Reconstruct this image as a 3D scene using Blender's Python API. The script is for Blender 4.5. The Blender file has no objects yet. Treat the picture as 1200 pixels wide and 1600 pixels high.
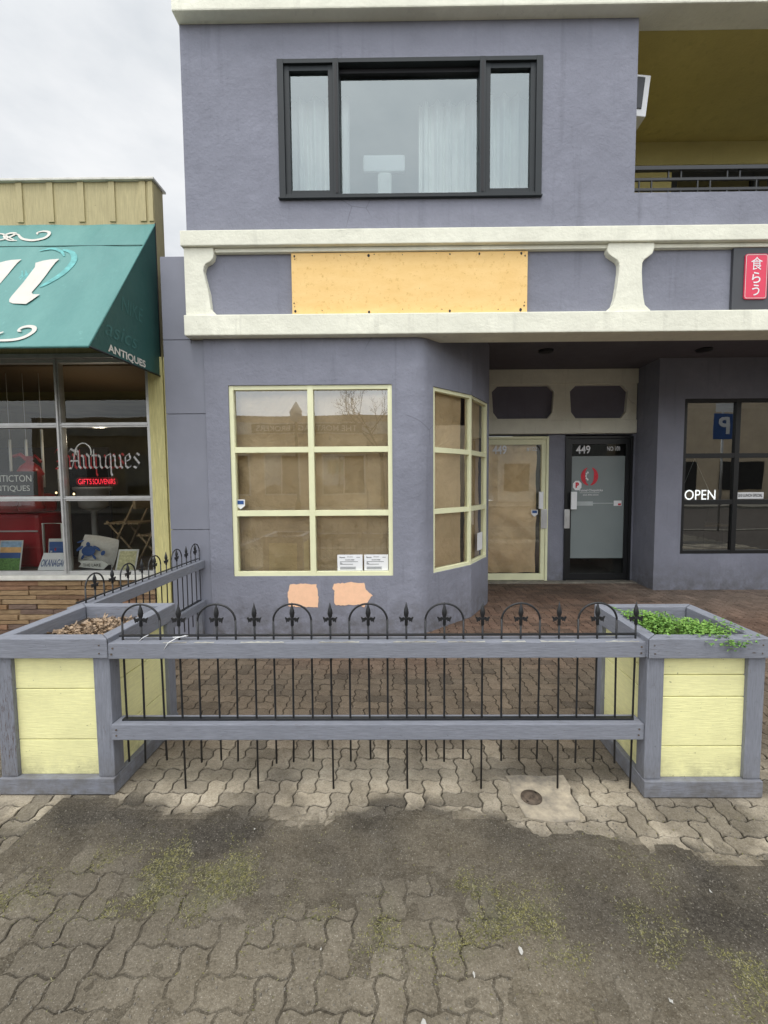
import bpy, bmesh, math, random
from mathutils import Vector, Matrix, noise
R = math.radians
S = bpy.context.scene
COL = S.collection
rng = random.Random(7)

# ------------------------------------------------------------------ materials
MATS = {}
def lin(c):
    return tuple((x/12.92 if x <= .04045 else ((x+.055)/1.055)**2.4) for x in c)
def hexc(h):
    return lin(tuple(int(h[i:i+2], 16)/255 for i in (0, 2, 4)))
def nodes(name):
    m = bpy.data.materials.new(name); m.use_nodes = True
    nt = m.node_tree; b = nt.nodes['Principled BSDF']
    MATS[name] = m
    return m, nt, b
def N(nt, t, **kw):
    n = nt.nodes.new(t)
    for k, v in kw.items():
        if k in n.inputs: n.inputs[k].default_value = v
        else: setattr(n, k, v)
    return n
def pos(nt, scale=(1, 1, 1)):
    g = N(nt, 'ShaderNodeNewGeometry'); mp = N(nt, 'ShaderNodeMapping')
    mp.inputs['Scale'].default_value = scale
    nt.links.new(g.outputs['Position'], mp.inputs['Vector'])
    return mp.outputs['Vector']
def mixc(nt, fac, a, b, mode='MIX'):
    m = N(nt, 'ShaderNodeMix', data_type='RGBA', blend_type=mode)
    for idx, v in ((0, fac), (6, a), (7, b)):
        if isinstance(v, (int, float)): m.inputs[idx].default_value = v
        elif isinstance(v, tuple): m.inputs[idx].default_value = (*v[:3], 1)
        else: nt.links.new(v, m.inputs[idx])
    return m.outputs[2]
def ramp(nt, src, a, b):
    r = N(nt, 'ShaderNodeMapRange'); r.inputs[1].default_value = a; r.inputs[2].default_value = b
    nt.links.new(src, r.inputs[0]); return r.outputs[0]
def noi(nt, vec, scale, detail=4, rough=.55):
    n = N(nt, 'ShaderNodeTexNoise'); n.inputs['Scale'].default_value = scale
    n.inputs['Detail'].default_value = detail; n.inputs['Roughness'].default_value = rough
    nt.links.new(vec, n.inputs['Vector']); return n.outputs['Fac']
def bump(nt, b, src, strength, dist=.01, prev=None):
    n = N(nt, 'ShaderNodeBump'); n.inputs['Strength'].default_value = strength
    n.inputs['Distance'].default_value = dist
    nt.links.new(src, n.inputs['Height'])
    if prev: nt.links.new(prev, n.inputs['Normal'])
    nt.links.new(n.outputs['Normal'], b.inputs['Normal']); return n.outputs['Normal']

def plain(name, col, rough=.6, metal=0, var=.12, vs=6, bs=0, bscale=60, spec=.4):
    m, nt, b = nodes(name); v = pos(nt)
    n = noi(nt, v, vs)
    dark = tuple(c*(1-var) for c in col); lite = tuple(min(1, c*(1+var)) for c in col)
    nt.links.new(mixc(nt, ramp(nt, n, .3, .7), dark, lite), b.inputs['Base Color'])
    b.inputs['Roughness'].default_value = rough; b.inputs['Metallic'].default_value = metal
    b.inputs['Specular IOR Level'].default_value = spec
    if bs: bump(nt, b, noi(nt, v, bscale, 3), bs, .004)
    return m
def stucco(name, col, coarse=1.0, stain=.25, spec=.25):
    m, nt, b = nodes(name); v = pos(nt)
    big = ramp(nt, noi(nt, v, 1.6, 6, .65), .32, .68)
    mid = ramp(nt, noi(nt, v, 9, 5, .7), .3, .75)
    c = mixc(nt, big, tuple(x*.80 for x in col), tuple(x*1.13 for x in col))
    c = mixc(nt, mid, c, tuple(x*.93 for x in col))
    vs_ = pos(nt, (9, 9, .7))
    st = ramp(nt, noi(nt, vs_, 1.1, 5, .6), .58, .8)
    c2 = mixc(nt, st, c, tuple(x*(1-stain) for x in col))
    sp = ramp(nt, noi(nt, v, 24, 4, .8), .67, .74)
    c3 = mixc(nt, sp, c2, tuple(x*.62 for x in col))
    vo = N(nt, 'ShaderNodeTexVoronoi', feature='DISTANCE_TO_EDGE'); vo.inputs['Scale'].default_value = .9
    wv = mixc(nt, .12, pos(nt), N(nt, 'ShaderNodeTexNoise').outputs['Color']); nt.links.new(wv, vo.inputs['Vector'])
    ck = ramp(nt, vo.outputs['Distance'], .0045, .0); cm = N(nt, 'ShaderNodeMath', operation='MULTIPLY')
    nt.links.new(ck, cm.inputs[0]); nt.links.new(ramp(nt, noi(nt, v, 1.1, 2), .66, .72), cm.inputs[1])
    c3 = mixc(nt, cm.outputs[0], c3, tuple(x*.7 for x in col))
    # splash dirt and scuffs close to the ground
    sepz = N(nt, 'ShaderNodeSeparateXYZ'); nt.links.new(pos(nt), sepz.inputs[0])
    low = ramp(nt, sepz.outputs[2], .42, .0)
    lowm = N(nt, 'ShaderNodeMath', operation='MULTIPLY'); nt.links.new(low, lowm.inputs[0]); nt.links.new(mid, lowm.inputs[1])
    c3 = mixc(nt, lowm.outputs[0], c3, (.10, .095, .09))
    nt.links.new(c3, b.inputs['Base Color'])
    b.inputs['Roughness'].default_value = .85; b.inputs['Specular IOR Level'].default_value = spec
    p = bump(nt, b, noi(nt, v, 7, 3), .35*coarse, .03)
    p = bump(nt, b, noi(nt, v, 42, 4, .65), .55*coarse, .008, p)
    bump(nt, b, noi(nt, v, 190, 2), .35*coarse, .003, p)
    return m
def wood(name, col, stretch, under=(.12, .085, .06), wear=.60, spec=.35, gc=.72, patch=.50):
    m, nt, b = nodes(name)
    v = pos(nt, stretch); v1 = pos(nt)
    grain = noi(nt, v, 14, 6, .65)
    c = mixc(nt, ramp(nt, grain, .3, .7), tuple(x*gc for x in col), tuple(x*1.08 for x in col))
    c = mixc(nt, ramp(nt, noi(nt, v1, 3, 5, .7), .45, .8), c, tuple(x*.8 for x in col))
    cr = ramp(nt, noi(nt, v, 26, 5, .75), wear, wear+.045)
    br = ramp(nt, noi(nt, v1, 3.1, 3), patch, patch+.12)
    mm = N(nt, 'ShaderNodeMath', operation='MULTIPLY'); nt.links.new(cr, mm.inputs[0]); nt.links.new(br, mm.inputs[1])
    c = mixc(nt, mm.outputs[0], c, under)
    spk = ramp(nt, noi(nt, v1, 55, 2), .72, .77)
    c = mixc(nt, spk, c, tuple(x*.5 for x in col))
    sz = N(nt, 'ShaderNodeSeparateXYZ'); nt.links.new(v1, sz.inputs[0])
    lo_ = N(nt, 'ShaderNodeMath', operation='MULTIPLY'); nt.links.new(ramp(nt, sz.outputs[2], .20, .0), lo_.inputs[0]); nt.links.new(ramp(nt, noi(nt, v1, 11, 5, .7), .35, .7), lo_.inputs[1])
    c = mixc(nt, lo_.outputs[0], c, (.105, .095, .08))
    nt.links.new(c, b.inputs['Base Color']); b.inputs['Roughness'].default_value = .62
    b.inputs['Specular IOR Level'].default_value = spec
    p = bump(nt, b, grain, .5, .004); bump(nt, b, cr, .6, -.002, p)
    return m
def glassm(name, tint=(1, 1, 1), base=.06, gain=1.6, rough=0.0, gc=(.94, .97, .97)):
    m = bpy.data.materials.new(name); m.use_nodes = True; nt = m.node_tree
    nt.nodes.clear(); out = N(nt, 'ShaderNodeOutputMaterial')
    tr = N(nt, 'ShaderNodeBsdfTransparent'); tr.inputs[0].default_value = (*tint, 1)
    gl = N(nt, 'ShaderNodeBsdfGlossy'); gl.inputs['Roughness'].default_value = rough
    gl.inputs['Color'].default_value = (*gc, 1)
    fr = N(nt, 'ShaderNodeFresnel'); fr.inputs[0].default_value = 1.5
    v = pos(nt); bp = N(nt, 'ShaderNodeBump'); bp.inputs['Strength'].default_value = .035; bp.inputs['Distance'].default_value = .02
    nt.links.new(noi(nt, v, 2.2, 1), bp.inputs['Height']); nt.links.new(bp.outputs[0], gl.inputs['Normal'])
    ma = N(nt, 'ShaderNodeMath', operation='MULTIPLY_ADD', use_clamp=True)
    nt.links.new(fr.outputs[0], ma.inputs[0]); ma.inputs[1].default_value = gain; ma.inputs[2].default_value = base
    mx = N(nt, 'ShaderNodeMixShader'); nt.links.new(ma.outputs[0], mx.inputs[0])
    nt.links.new(tr.outputs[0], mx.inputs[1]); nt.links.new(gl.outputs[0], mx.inputs[2])
    nt.links.new(mx.outputs[0], out.inputs[0]); MATS[name] = m
    return m
def emis(name, col, st):
    m, nt, b = nodes(name); b.inputs['Base Color'].default_value = (*col, 1)
    b.inputs['Emission Color'].default_value = (*col, 1); b.inputs['Emission Strength'].default_value = st
    return m
def attrmat(name, rough=.8, b1=.5, spec=.3, wet=False):
    m, nt, b = nodes(name); v = pos(nt)
    a = N(nt, 'ShaderNodeAttribute', attribute_name='Col')
    c = mixc(nt, ramp(nt, noi(nt, v, 95, 4, .75), .3, .72), a.outputs['Color'], (.5, .5, .5), 'MULTIPLY')
    c = mixc(nt, .6, a.outputs['Color'], c)
    c = mixc(nt, ramp(nt, noi(nt, v, 120, 5, .8), .38, .62), mixc(nt, 1.0, c, (.76, .745, .73), 'MULTIPLY'), mixc(nt, .07, c, (.55, .5, .42)))
    c = mixc(nt, ramp(nt, noi(nt, v, 210, 3, .6), .6, .8), c, (.42, .39, .33), 'SCREEN') if not wet else c
    n2 = ramp(nt, noi(nt, v, 7, 6, .7), .35, .75)
    c = mixc(nt, n2, c, mixc(nt, 1.0, c, (.62, .6, .56), 'MULTIPLY'))
    nt.links.new(c, b.inputs['Base Color']); b.inputs['Roughness'].default_value = rough
    b.inputs['Specular IOR Level'].default_value = spec
    c = mixc(nt, ramp(nt, noi(nt, v, 38, 5, .8), .52, .70), c, mixc(nt, 1.0, c, (.60, .58, .55), 'MULTIPLY'))
    nt.links.new(c, b.inputs['Base Color'])
    p = bump(nt, b, noi(nt, v, 22, 5, .75), b1, .012)
    p = bump(nt, b, noi(nt, v, 80, 4, .7), b1, .006, p)
    bump(nt, b, noi(nt, v, 260, 2), b1*.8, .003, p)
    return m

PURP = (.230, .238, .286)
CREAM = (.78, .775, .655)
YEL = (.86, .83, .43)
GREYP = (.235, .248, .288)
M = {}
M['stucco'] = stucco('purple_stucco', PURP)
M['cream'] = stucco('cream_stucco', CREAM, .8, .22)
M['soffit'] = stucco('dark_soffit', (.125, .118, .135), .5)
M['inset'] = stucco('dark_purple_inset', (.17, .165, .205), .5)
M['panel'] = plain('grey_purple_board', (.20, .208, .25), .6, var=.07, vs=3, bs=.15)
M['olive'] = stucco('olive_stucco', (.56, .48, .175), .9)
M['olive_l'] = stucco('olive_wall', (.52, .46, .19), .6)
M['wx'] = wood('grey_wood_along_x', GREYP, (1, 12, 12))
M['wy'] = wood('grey_wood_along_y', GREYP, (12, 1, 12))
M['wz'] = wood('grey_wood_along_z', GREYP, (12, 12, 1))
M['wzw'] = wood('worn_grey_wood', tuple(x*.95 for x in GREYP), (12, 12, 1), (.10, .06, .042), .56, patch=.38)
M['peel'] = wood('peeling_paint', (.50, .50, .45), (1, 9, 9), (.14, .12, .10), .45)
M['yx'] = wood('yellow_board_x', YEL, (1, 10, 10), (.33, .30, .12), .66, gc=.90)
M['yy'] = wood('yellow_board_y', YEL, (10, 1, 10), (.33, .30, .12), .66, gc=.90)
M['frame_y'] = plain('pale_yellow_frame', (.76, .76, .50), .4, var=.05)
M['frame_k'] = plain('black_frame', (.012, .013, .014), .35, var=.1)
M['frame_c'] = plain('charcoal_frame', (.014, .019, .022), .6, var=.08)
M['alu'] = plain('aluminium', (.50, .50, .49), .38, metal=.55, var=.1, vs=12)
M['steel'] = plain('brushed_steel', (.55, .56, .57), .35, metal=.8, var=.1)
M['iron'] = plain('black_iron', (.012, .013, .015), .42, var=.2, bs=.1, spec=.5)
M['rusty'] = plain('rusty_iron', (.10, .075, .055), .8, var=.4, vs=40, bs=.3)
M['siding'] = wood('ochre_siding', (.47, .41, .22), (9, 9, .6), (.25, .2, .09), .7)
M['post'] = wood('yellow_post', (.66, .60, .27), (9, 9, .6), (.4, .35, .15), .72)
M['g_front'] = glassm('window_glass', (.98, .98, .96), .13, 1.5)
M['g_shop'] = glassm('shop_glass', (.90, .92, .90), .0, .9)
M['g_dark'] = glassm('dark_glass', (.60, .63, .63), .16, 2.0)
M['g_up'] = glassm('upper_glass', (.76, .83, .83), .16, 1.2, gc=(.84, .93, .94))
M['white'] = plain('white_paint', (.78, .79, .80), .5, var=.03)
M['offwhite'] = plain('off_white', (.62, .62, .58), .6, var=.08)
M['neon_w'] = emis('white_neon', (1, 1, 1), 1.6)
M['neon_r'] = emis('red_neon', (1, .03, .06), 1.3)
M['bulb'] = emis('warm_bulb', (1, .75, .4), 2.5)
M['redpaint'] = plain('red_enamel', (.30, .012, .018), .3, var=.15)
M['redlet'] = plain('red_lettering', (.50, .035, .04), .5, var=.2, vs=30)
M['redsign'] = plain('red_sign', (.70, .045, .10), .45, var=.04)
M['redlogo'] = plain('red_logo', (.62, .03, .05), .5, var=.15, vs=25)
M['scrap'] = plain('weathered_paper', (.42, .41, .38), .8, var=.2, vs=60)
M['dark'] = plain('dark_interior', (.025, .023, .022), .9, var=.3)
M['darkgrey'] = plain('dark_grey_sign', (.055, .058, .065), .5, var=.06)
M['black'] = plain('black_print', (.01, .01, .012), .6)
M['blue'] = plain('blue_paint', (.03, .09, .28), .5, var=.15)
M['lblue'] = plain('pale_blue', (.30, .45, .62), .6, var=.2, vs=30)
M['green'] = plain('picture_green', (.12, .26, .07), .6, var=.4, vs=60)
M['orange'] = plain('picture_orange', (.75, .45, .18), .6, var=.2, vs=20)
M['paleY'] = plain('pale_yellow_print', (.55, .52, .30), .7, var=.3, vs=50)
M['cushion'] = plain('cushion_cloth', (.60, .59, .55), .9, var=.08, vs=40)
M['timber'] = wood('bare_timber', (.30, .22, .12), (5, 5, 1), (.2, .13, .06), .6)
M['floorw'] = plain('display_floor', (.12, .10, .085), .8, var=.2)
M['ceilw'] = wood('wood_ceiling', (.17, .115, .065), (1, 9, 1), (.12, .07, .03), .55)
M['curtain'] = plain('curtain_cloth', (.80, .80, .76), .9, var=.04)
M['concrete'] = stucco('concrete', (.34, .31, .25), .7)
M['patch'] = stucco('patch_concrete', (.50, .43, .32), .8, 0)
M['asphalt'] = plain('asphalt', (.055, .055, .055), .9, var=.2, vs=5, bs=.4, bscale=90)
M['tan'] = stucco('tan_wall', (.62, .51, .37), .4)
M['peach'] = plain('peach_primer', (.90, .56, .36), .75, var=.04, vs=30, bs=.25, bscale=50)
M['frost'] = plain('frosted_film', (.20, .235, .235), .35, var=.06, vs=2, spec=.6)
M['roof'] = plain('roof_edge', (.62, .61, .55), .6, var=.15, vs=9)
M['pave'] = attrmat('paver_concrete')
M['dirt'] = attrmat('packed_dirt', .92, .8, .15)
M['bark'] = plain('bark', (.09, .07, .055), .9, var=.3, vs=20, bs=.5)

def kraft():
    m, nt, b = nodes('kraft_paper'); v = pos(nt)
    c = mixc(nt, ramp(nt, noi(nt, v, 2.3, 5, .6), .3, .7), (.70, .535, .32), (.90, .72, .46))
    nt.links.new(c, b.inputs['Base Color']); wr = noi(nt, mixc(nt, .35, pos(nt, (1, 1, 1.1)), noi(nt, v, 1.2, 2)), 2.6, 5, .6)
    c = mixc(nt, ramp(nt, wr, .40, .56), mixc(nt, 1.0, c, (.88, .865, .84), 'MULTIPLY'), c)  # wrinkle shading put into the colour: darker where the wrinkle noise is low
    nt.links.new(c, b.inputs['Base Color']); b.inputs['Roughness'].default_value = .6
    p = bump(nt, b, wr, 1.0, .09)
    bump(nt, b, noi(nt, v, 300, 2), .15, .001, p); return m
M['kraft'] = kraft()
def plywood():
    m, nt, b = nodes('yellow_plywood'); v = pos(nt, (1, 1, 3)); v1 = pos(nt)
    c = mixc(nt, ramp(nt, noi(nt, v, 5, 7, .75), .3, .75), (.88, .61, .26), (.80, .52, .19))
    c = mixc(nt, ramp(nt, noi(nt, v1, 30, 3, .7), .58, .74), c, (.66, .40, .12))
    c = mixc(nt, ramp(nt, noi(nt, v1, 14, 5, .8), .66, .74), c, (.93, .66, .30))
    nt.links.new(c, b.inputs['Base Color']); b.inputs['Roughness'].default_value = .8
    bump(nt, b, noi(nt, v, 40, 3), .3, .004); return m
M['ply'] = plywood()
def canvas(name, col, lite):
    m, nt, b = nodes(name); v = pos(nt); v2 = pos(nt, (1, .4, .4))
    c = mixc(nt, ramp(nt, noi(nt, v2, 2.2, 5, .6), .3, .7), col, lite)
    c = mixc(nt, ramp(nt, noi(nt, v, 8, 6, .75), .62, .8), c, tuple(min(1, x*1.35) for x in lite))
    nt.links.new(c, b.inputs['Base Color']); b.inputs['Roughness'].default_value = .55
    p = bump(nt, b, noi(nt, v2, 3, 4), .7, .05); bump(nt, b, noi(nt, v, 250, 2), .2, .002, p); return m
M['awn'] = canvas('teal_canvas', (.060, .205, .19), (.105, .275, .25))
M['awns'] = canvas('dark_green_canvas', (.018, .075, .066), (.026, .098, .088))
M['ghost'] = plain('faded_print', (.040, .125, .115), .6, var=.2, vs=20)
M['ghost2'] = plain('faded_teal_print', (.11, .36, .35), .6, var=.25, vs=20)
M['awnlet'] = plain('awning_lettering', (.56, .54, .49), .6, var=.06, vs=8)
def stonem():
    m, nt, b = nodes('ledge_stone'); v = pos(nt, (1, 1, 4))
    a = N(nt, 'ShaderNodeAttribute', attribute_name='Col')
    c = mixc(nt, ramp(nt, noi(nt, v, 12, 6, .7), .3, .75), a.outputs['Color'], mixc(nt, 1, a.outputs['Color'], (.5, .45, .42), 'MULTIPLY'))
    nt.links.new(c, b.inputs['Base Color']); b.inputs['Roughness'].default_value = .9
    bump(nt, b, noi(nt, v, 30, 5, .7), .8, .01); return m
M['stone'] = stonem()
def leafm(name, c1, c2, tr=True):
    m, nt, b = nodes(name); v = pos(nt)
    nt.links.new(mixc(nt, ramp(nt, noi(nt, v, 35, 3, .7), .3, .7), c1, c2), b.inputs['Base Color'])
    b.inputs['Roughness'].default_value = .55
    if tr: b.inputs['Subsurface Weight'].default_value = .0
    return m
M['leaf'] = leafm('bright_green_leaf', (.045, .15, .02), (.27, .46, .09))
M['moss'] = leafm('moss_blades', (.055, .060, .022), (.215, .195, .060))
M['straw'] = leafm('dry_clippings', (.16, .145, .08), (.26, .24, .13))
M['dry'] = leafm('dry_leaf', (.09, .06, .04), (.50, .36, .23))
M['soil'] = plain('soil', (.06, .047, .036), .95, var=.4, vs=30, bs=.8)

# ------------------------------------------------------------------ mesh helpers
class MB:
    def __init__(s): s.v = []; s.f = []; s.c = []; s.sm = []
    def face(s, pts, col=None, smooth=False):
        i = len(s.v); s.v += [tuple(p) for p in pts]; s.f.append(tuple(range(i, i+len(pts)))); s.c.append(col); s.sm.append(smooth)
    def box(s, x0, x1, y0, y1, z0, z1, col=None):
        s.hexa([(x0, y0, z0), (x1, y0, z0), (x1, y1, z0), (x0, y1, z0), (x0, y0, z1), (x1, y0, z1), (x1, y1, z1), (x0, y1, z1)], col)
    def hexa(s, p, col=None):
        i = len(s.v); s.v += [tuple(q) for q in p]
        for f in ((0, 3, 2, 1), (4, 5, 6, 7), (0, 1, 5, 4), (1, 2, 6, 5), (2, 3, 7, 6), (3, 0, 4, 7)):
            s.f.append(tuple(i+k for k in f)); s.c.append(col); s.sm.append(False)
    def obox(s, o, d, u0, u1, v0, v1, z0, z1):   # box along horizontal direction d, v = inward normal
        d = Vector((d[0], d[1], 0)).normalized(); n = Vector((-d.y, d.x, 0)); o = Vector((o[0], o[1], 0))
        P = lambda u, v, z: (*(o+d*u+n*v).xy, z)
        s.hexa([P(u0, v0, z0), P(u1, v0, z0), P(u1, v1, z0), P(u0, v1, z0), P(u0, v0, z1), P(u1, v0, z1), P(u1, v1, z1), P(u0, v1, z1)])
    def prism(s, poly, y0, y1):                    # polygon in x,z extruded along y
        i = len(s.v); n = len(poly)
        s.v += [(x, y0, z) for x, z in poly]+[(x, y1, z) for x, z in poly]
        s.f.append(tuple(range(i, i+n))); s.f.append(tuple(range(i+2*n-1, i+n-1, -1))); s.c += [None]*2; s.sm += [False]*2
        for k in range(n):
            s.f.append((i+k, i+n+k, i+n+(k+1) % n, i+(k+1) % n)); s.c.append(None); s.sm.append(False)
    def tube(s, pts, r, seg=8, cap=True):
        pts = [Vector(p) for p in pts]; rs = r if isinstance(r, (list, tuple)) else [r]*len(pts)
        rings = []; up = None
        for k, p in enumerate(pts):
            t = (pts[min(k+1, len(pts)-1)]-pts[max(k-1, 0)])
            if t.length < 1e-9: t = Vector((0, 0, 1))
            t.normalize()
            if up is None: up = t.orthogonal().normalized()
            up = (up-t*up.dot(t)); up = up.normalized() if up.length > 1e-6 else t.orthogonal().normalized()
            b = t.cross(up); i = len(s.v)
            for j in range(seg):
                a = 2*math.pi*j/seg; s.v.append(tuple(p+(up*math.cos(a)+b*math.sin(a))*rs[k]))
            rings.append(i)
        for a, b2 in zip(rings, rings[1:]):
            for j in range(seg):
                s.f.append((a+j, a+(j+1) % seg, b2+(j+1) % seg, b2+j)); s.c.append(None); s.sm.append(True)
        if cap:
            s.f.append(tuple(rings[0]+j for j in reversed(range(seg)))); s.f.append(tuple(rings[-1]+j for j in range(seg)))
            s.c += [None]*2; s.sm += [False]*2
    def lathe(s, c, prof, seg=16):
        s.tube([(c[0], c[1], c[2]+z) for r, z in prof], [max(r, 1e-4) for r, z in prof], seg)
    def build(s, name, mat, parent=None, bevel=0, mats=None):
        me = bpy.data.meshes.new(name)
        lo = [min(v[k] for v in s.v) for k in range(3)]; hi = [max(v[k] for v in s.v) for k in range(3)]
        c = Vector([(a+b)/2 for a, b in zip(lo, hi)])
        if not parent: c.z = lo[2]
        me.from_pydata([tuple(Vector(v)-c) for v in s.v], [], s.f)
        me.polygons.foreach_set('use_smooth', s.sm)
        if any(x is not None for x in s.c):
            at = me.color_attributes.new('Col', 'FLOAT_COLOR', 'CORNER')
            buf = []
            for p, col in zip(me.polygons, s.c):
                if col and isinstance(col[0], tuple):
                    for cc_ in col: buf += [*cc_, 1]
                else: buf += list((*(col or (.3, .3, .3)), 1))*p.loop_total
            at.data.foreach_set('color', buf)
        if bevel:
            bm = bmesh.new(); bm.from_mesh(me)
            bmesh.ops.bevel(bm, geom=[e for e in bm.edges if len(e.link_faces) == 2 and e.calc_face_angle(0) > .6], offset=bevel, segments=2, affect='EDGES', profile=.6)
            bm.to_mesh(me); bm.free()
        me.materials.append(mat); me.update()
        o = bpy.data.objects.new(name, me); COL.objects.link(o)
        if parent:
            o.parent = parent; w = Vector(parent['_w']); o.location = c-w
        else: o.location = c
        o['_w'] = tuple(c)
        return o
def empty(name, loc):
    o = bpy.data.objects.new(name, None); COL.objects.link(o); o.location = loc; o['_w'] = tuple(loc); o.empty_display_size = .1
    return o
def tag(o, label=None, cat=None, group=None, kind=None):
    if label: o['label'] = label
    if cat: o['category'] = cat
    if group: o['group'] = group
    if kind: o['kind'] = kind
    return o
def boxpart(name, mat, parent, *b, bevel=.003):
    m = MB(); m.box(*b); return m.build(name, mat, parent, bevel)

def text(body, c, width, height, mat, parent, name='lettering', bold=.0, mtx=None, ext=.0012, shear=0):
    """lettering facing -y by default, centred on c, fitted to width x height"""
    cu = bpy.data.curves.new('t', 'FONT'); cu.body = body; cu.align_x = 'CENTER'; cu.align_y = 'CENTER'
    cu.offset = bold; cu.extrude = 0; cu.shear = shear; cu.resolution_u = 4
    t = bpy.data.objects.new('t', cu); COL.objects.link(t)
    dg = bpy.context.evaluated_depsgraph_get(); me = bpy.data.meshes.new_from_object(t.evaluated_get(dg))
    bpy.data.objects.remove(t)
    if not me.vertices: return None
    xs = [v.co.x for v in me.vertices]; ys = [v.co.y for v in me.vertices]
    w = max(xs)-min(xs); h = max(ys)-min(ys); cx = (max(xs)+min(xs))/2; cy = (max(ys)+min(ys))/2
    rot = mtx or Matrix(((1, 0, 0), (0, 0, -1), (0, 1, 0)))
    for v in me.vertices:
        p = Vector(((v.co.x-cx)*width/w, (v.co.y-cy)*height/h, 0)); v.co = rot @ p
    me.name = name; me.materials.clear(); me.materials.append(mat)
    o = bpy.data.objects.new(name, me); COL.objects.link(o)
    if parent: o.parent = parent; o.location = Vector(c)-Vector(parent['_w'])
    else: o.location = c
    o['_w'] = tuple(c)
    return o

# ------------------------------------------------------------------ setting: ground
gm = MB(); gm.box(-300, 300, -12, 400, -.5, -.03)
tag(gm.build('ground', M['soil']), kind='structure')

W = .0845
def wy(x, y):      # interlocking outline: the same warp moves every shared edge
    a = .0070
    t = lambda q: [0, 1, 0, -1][int(round(q/(W/4))) % 4]
    return x+a*t(y), y+a*t(x)
def fb(x, y): return noise.fractal(Vector((x, y, .3)), 1.0, 2.0, 4)
def bnd(x):        # front edge of the dry, swept strip
    b = 1.84
    if x > .35: b = 1.84-.11*min(1, (x-.35)/.2)
    if x > .75: b = 1.73-.10*min(1, (x-.75)/.5)
    if x < -1.05: b = 1.84+.09*min(1, (-1.05-x)/.3)
    if x < -1.55: b = 1.62
    return b+.05*fb(x*3, 7)
def lerp(a, b, t):
    t = max(0, min(1, t)); return tuple(p+(q-p)*t for p, q in zip(a, b))
def moss_density(x, y):
    g = lambda cx, cy, sx, sy: math.exp(-((x-cx)/sx)**2-((y-cy)/sy)**2)
    return g(-.9, 1.50, .25, .12)*1.0+g(-.62, 1.50, .10, .13)*1.1+g(-1.35, 1.40, .22, .05)*.45+g(.12, 1.43, .14, .09)*1.2+g(.45, 1.32, .35, .12)*.7+g(.95, 1.2, .16, .10)*.8+g(-.3, 1.35, .35, .10)*.55+g(.7, 1.5, .2, .1)*.35
def ground_col(x, y):
    n = fb(x*1.3, y*1.3); n2 = fb(x*4+9, y*4)
    fore = lerp((.150, .130, .098), (.225, .195, .145), .5+n)
    dark = (.066, .059, .050)
    beige = lerp((.42, .37, .285), (.56, .495, .385), .5+n2)
    brown = lerp((.125, .096, .067), (.18, .138, .097), .5+n)
    red = lerp((.15, .085, .058), (.22, .135, .095), .5+n2)
    b = bnd(x)
    soft = max(0, min(1, (b+.03+.10*n2-y)/.07))
    def dirty():
        d = b-y
        k = math.exp(-((d-.17)/.22)**2)*max(0, min(1, .62+n*1.8+n2*.4))
        if x > .5: k = max(k, math.exp(-((d-.32)/.20)**2)*max(0, min(1, (x-.1)*1.5))*max(.25, min(1, 1.0+n*1.4)))
        cc = lerp(fore, dark, k); return lerp(cc, (.10, .10, .05), min(.6, moss_density(x, y)*max(0, fb(x*6, y*6)+.06)*1.6))
    if soft >= 1: return dirty()
    wet = max(0, fb(x*2.3+4, y*3.1)-.02)*3.2
    c = lerp(beige, (.13, .112, .088), min(.6, wet))
    c = lerp(c, brown, (y-2.03-.10*n2)/.42)
    if x > 1.7: c = lerp(c, lerp((.26, .2, .16), red, .5+n2), (y-2.6)/1.5)
    c = lerp(c, red, (y-3.2-.4*n)/.9)
    if x > 2.2: c = lerp(c, (.33, .25, .20), (y-4.4)/1.0*min(1, (x-2.2)/1.2))
    if y > 5.0 and x < 3.2: c = lerp(c, (.10, .07, .052), .55*max(0, min(1, .6+2*n)))
    return lerp(c, dirty(), soft) if soft > 0 else c
pv = MB()
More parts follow.
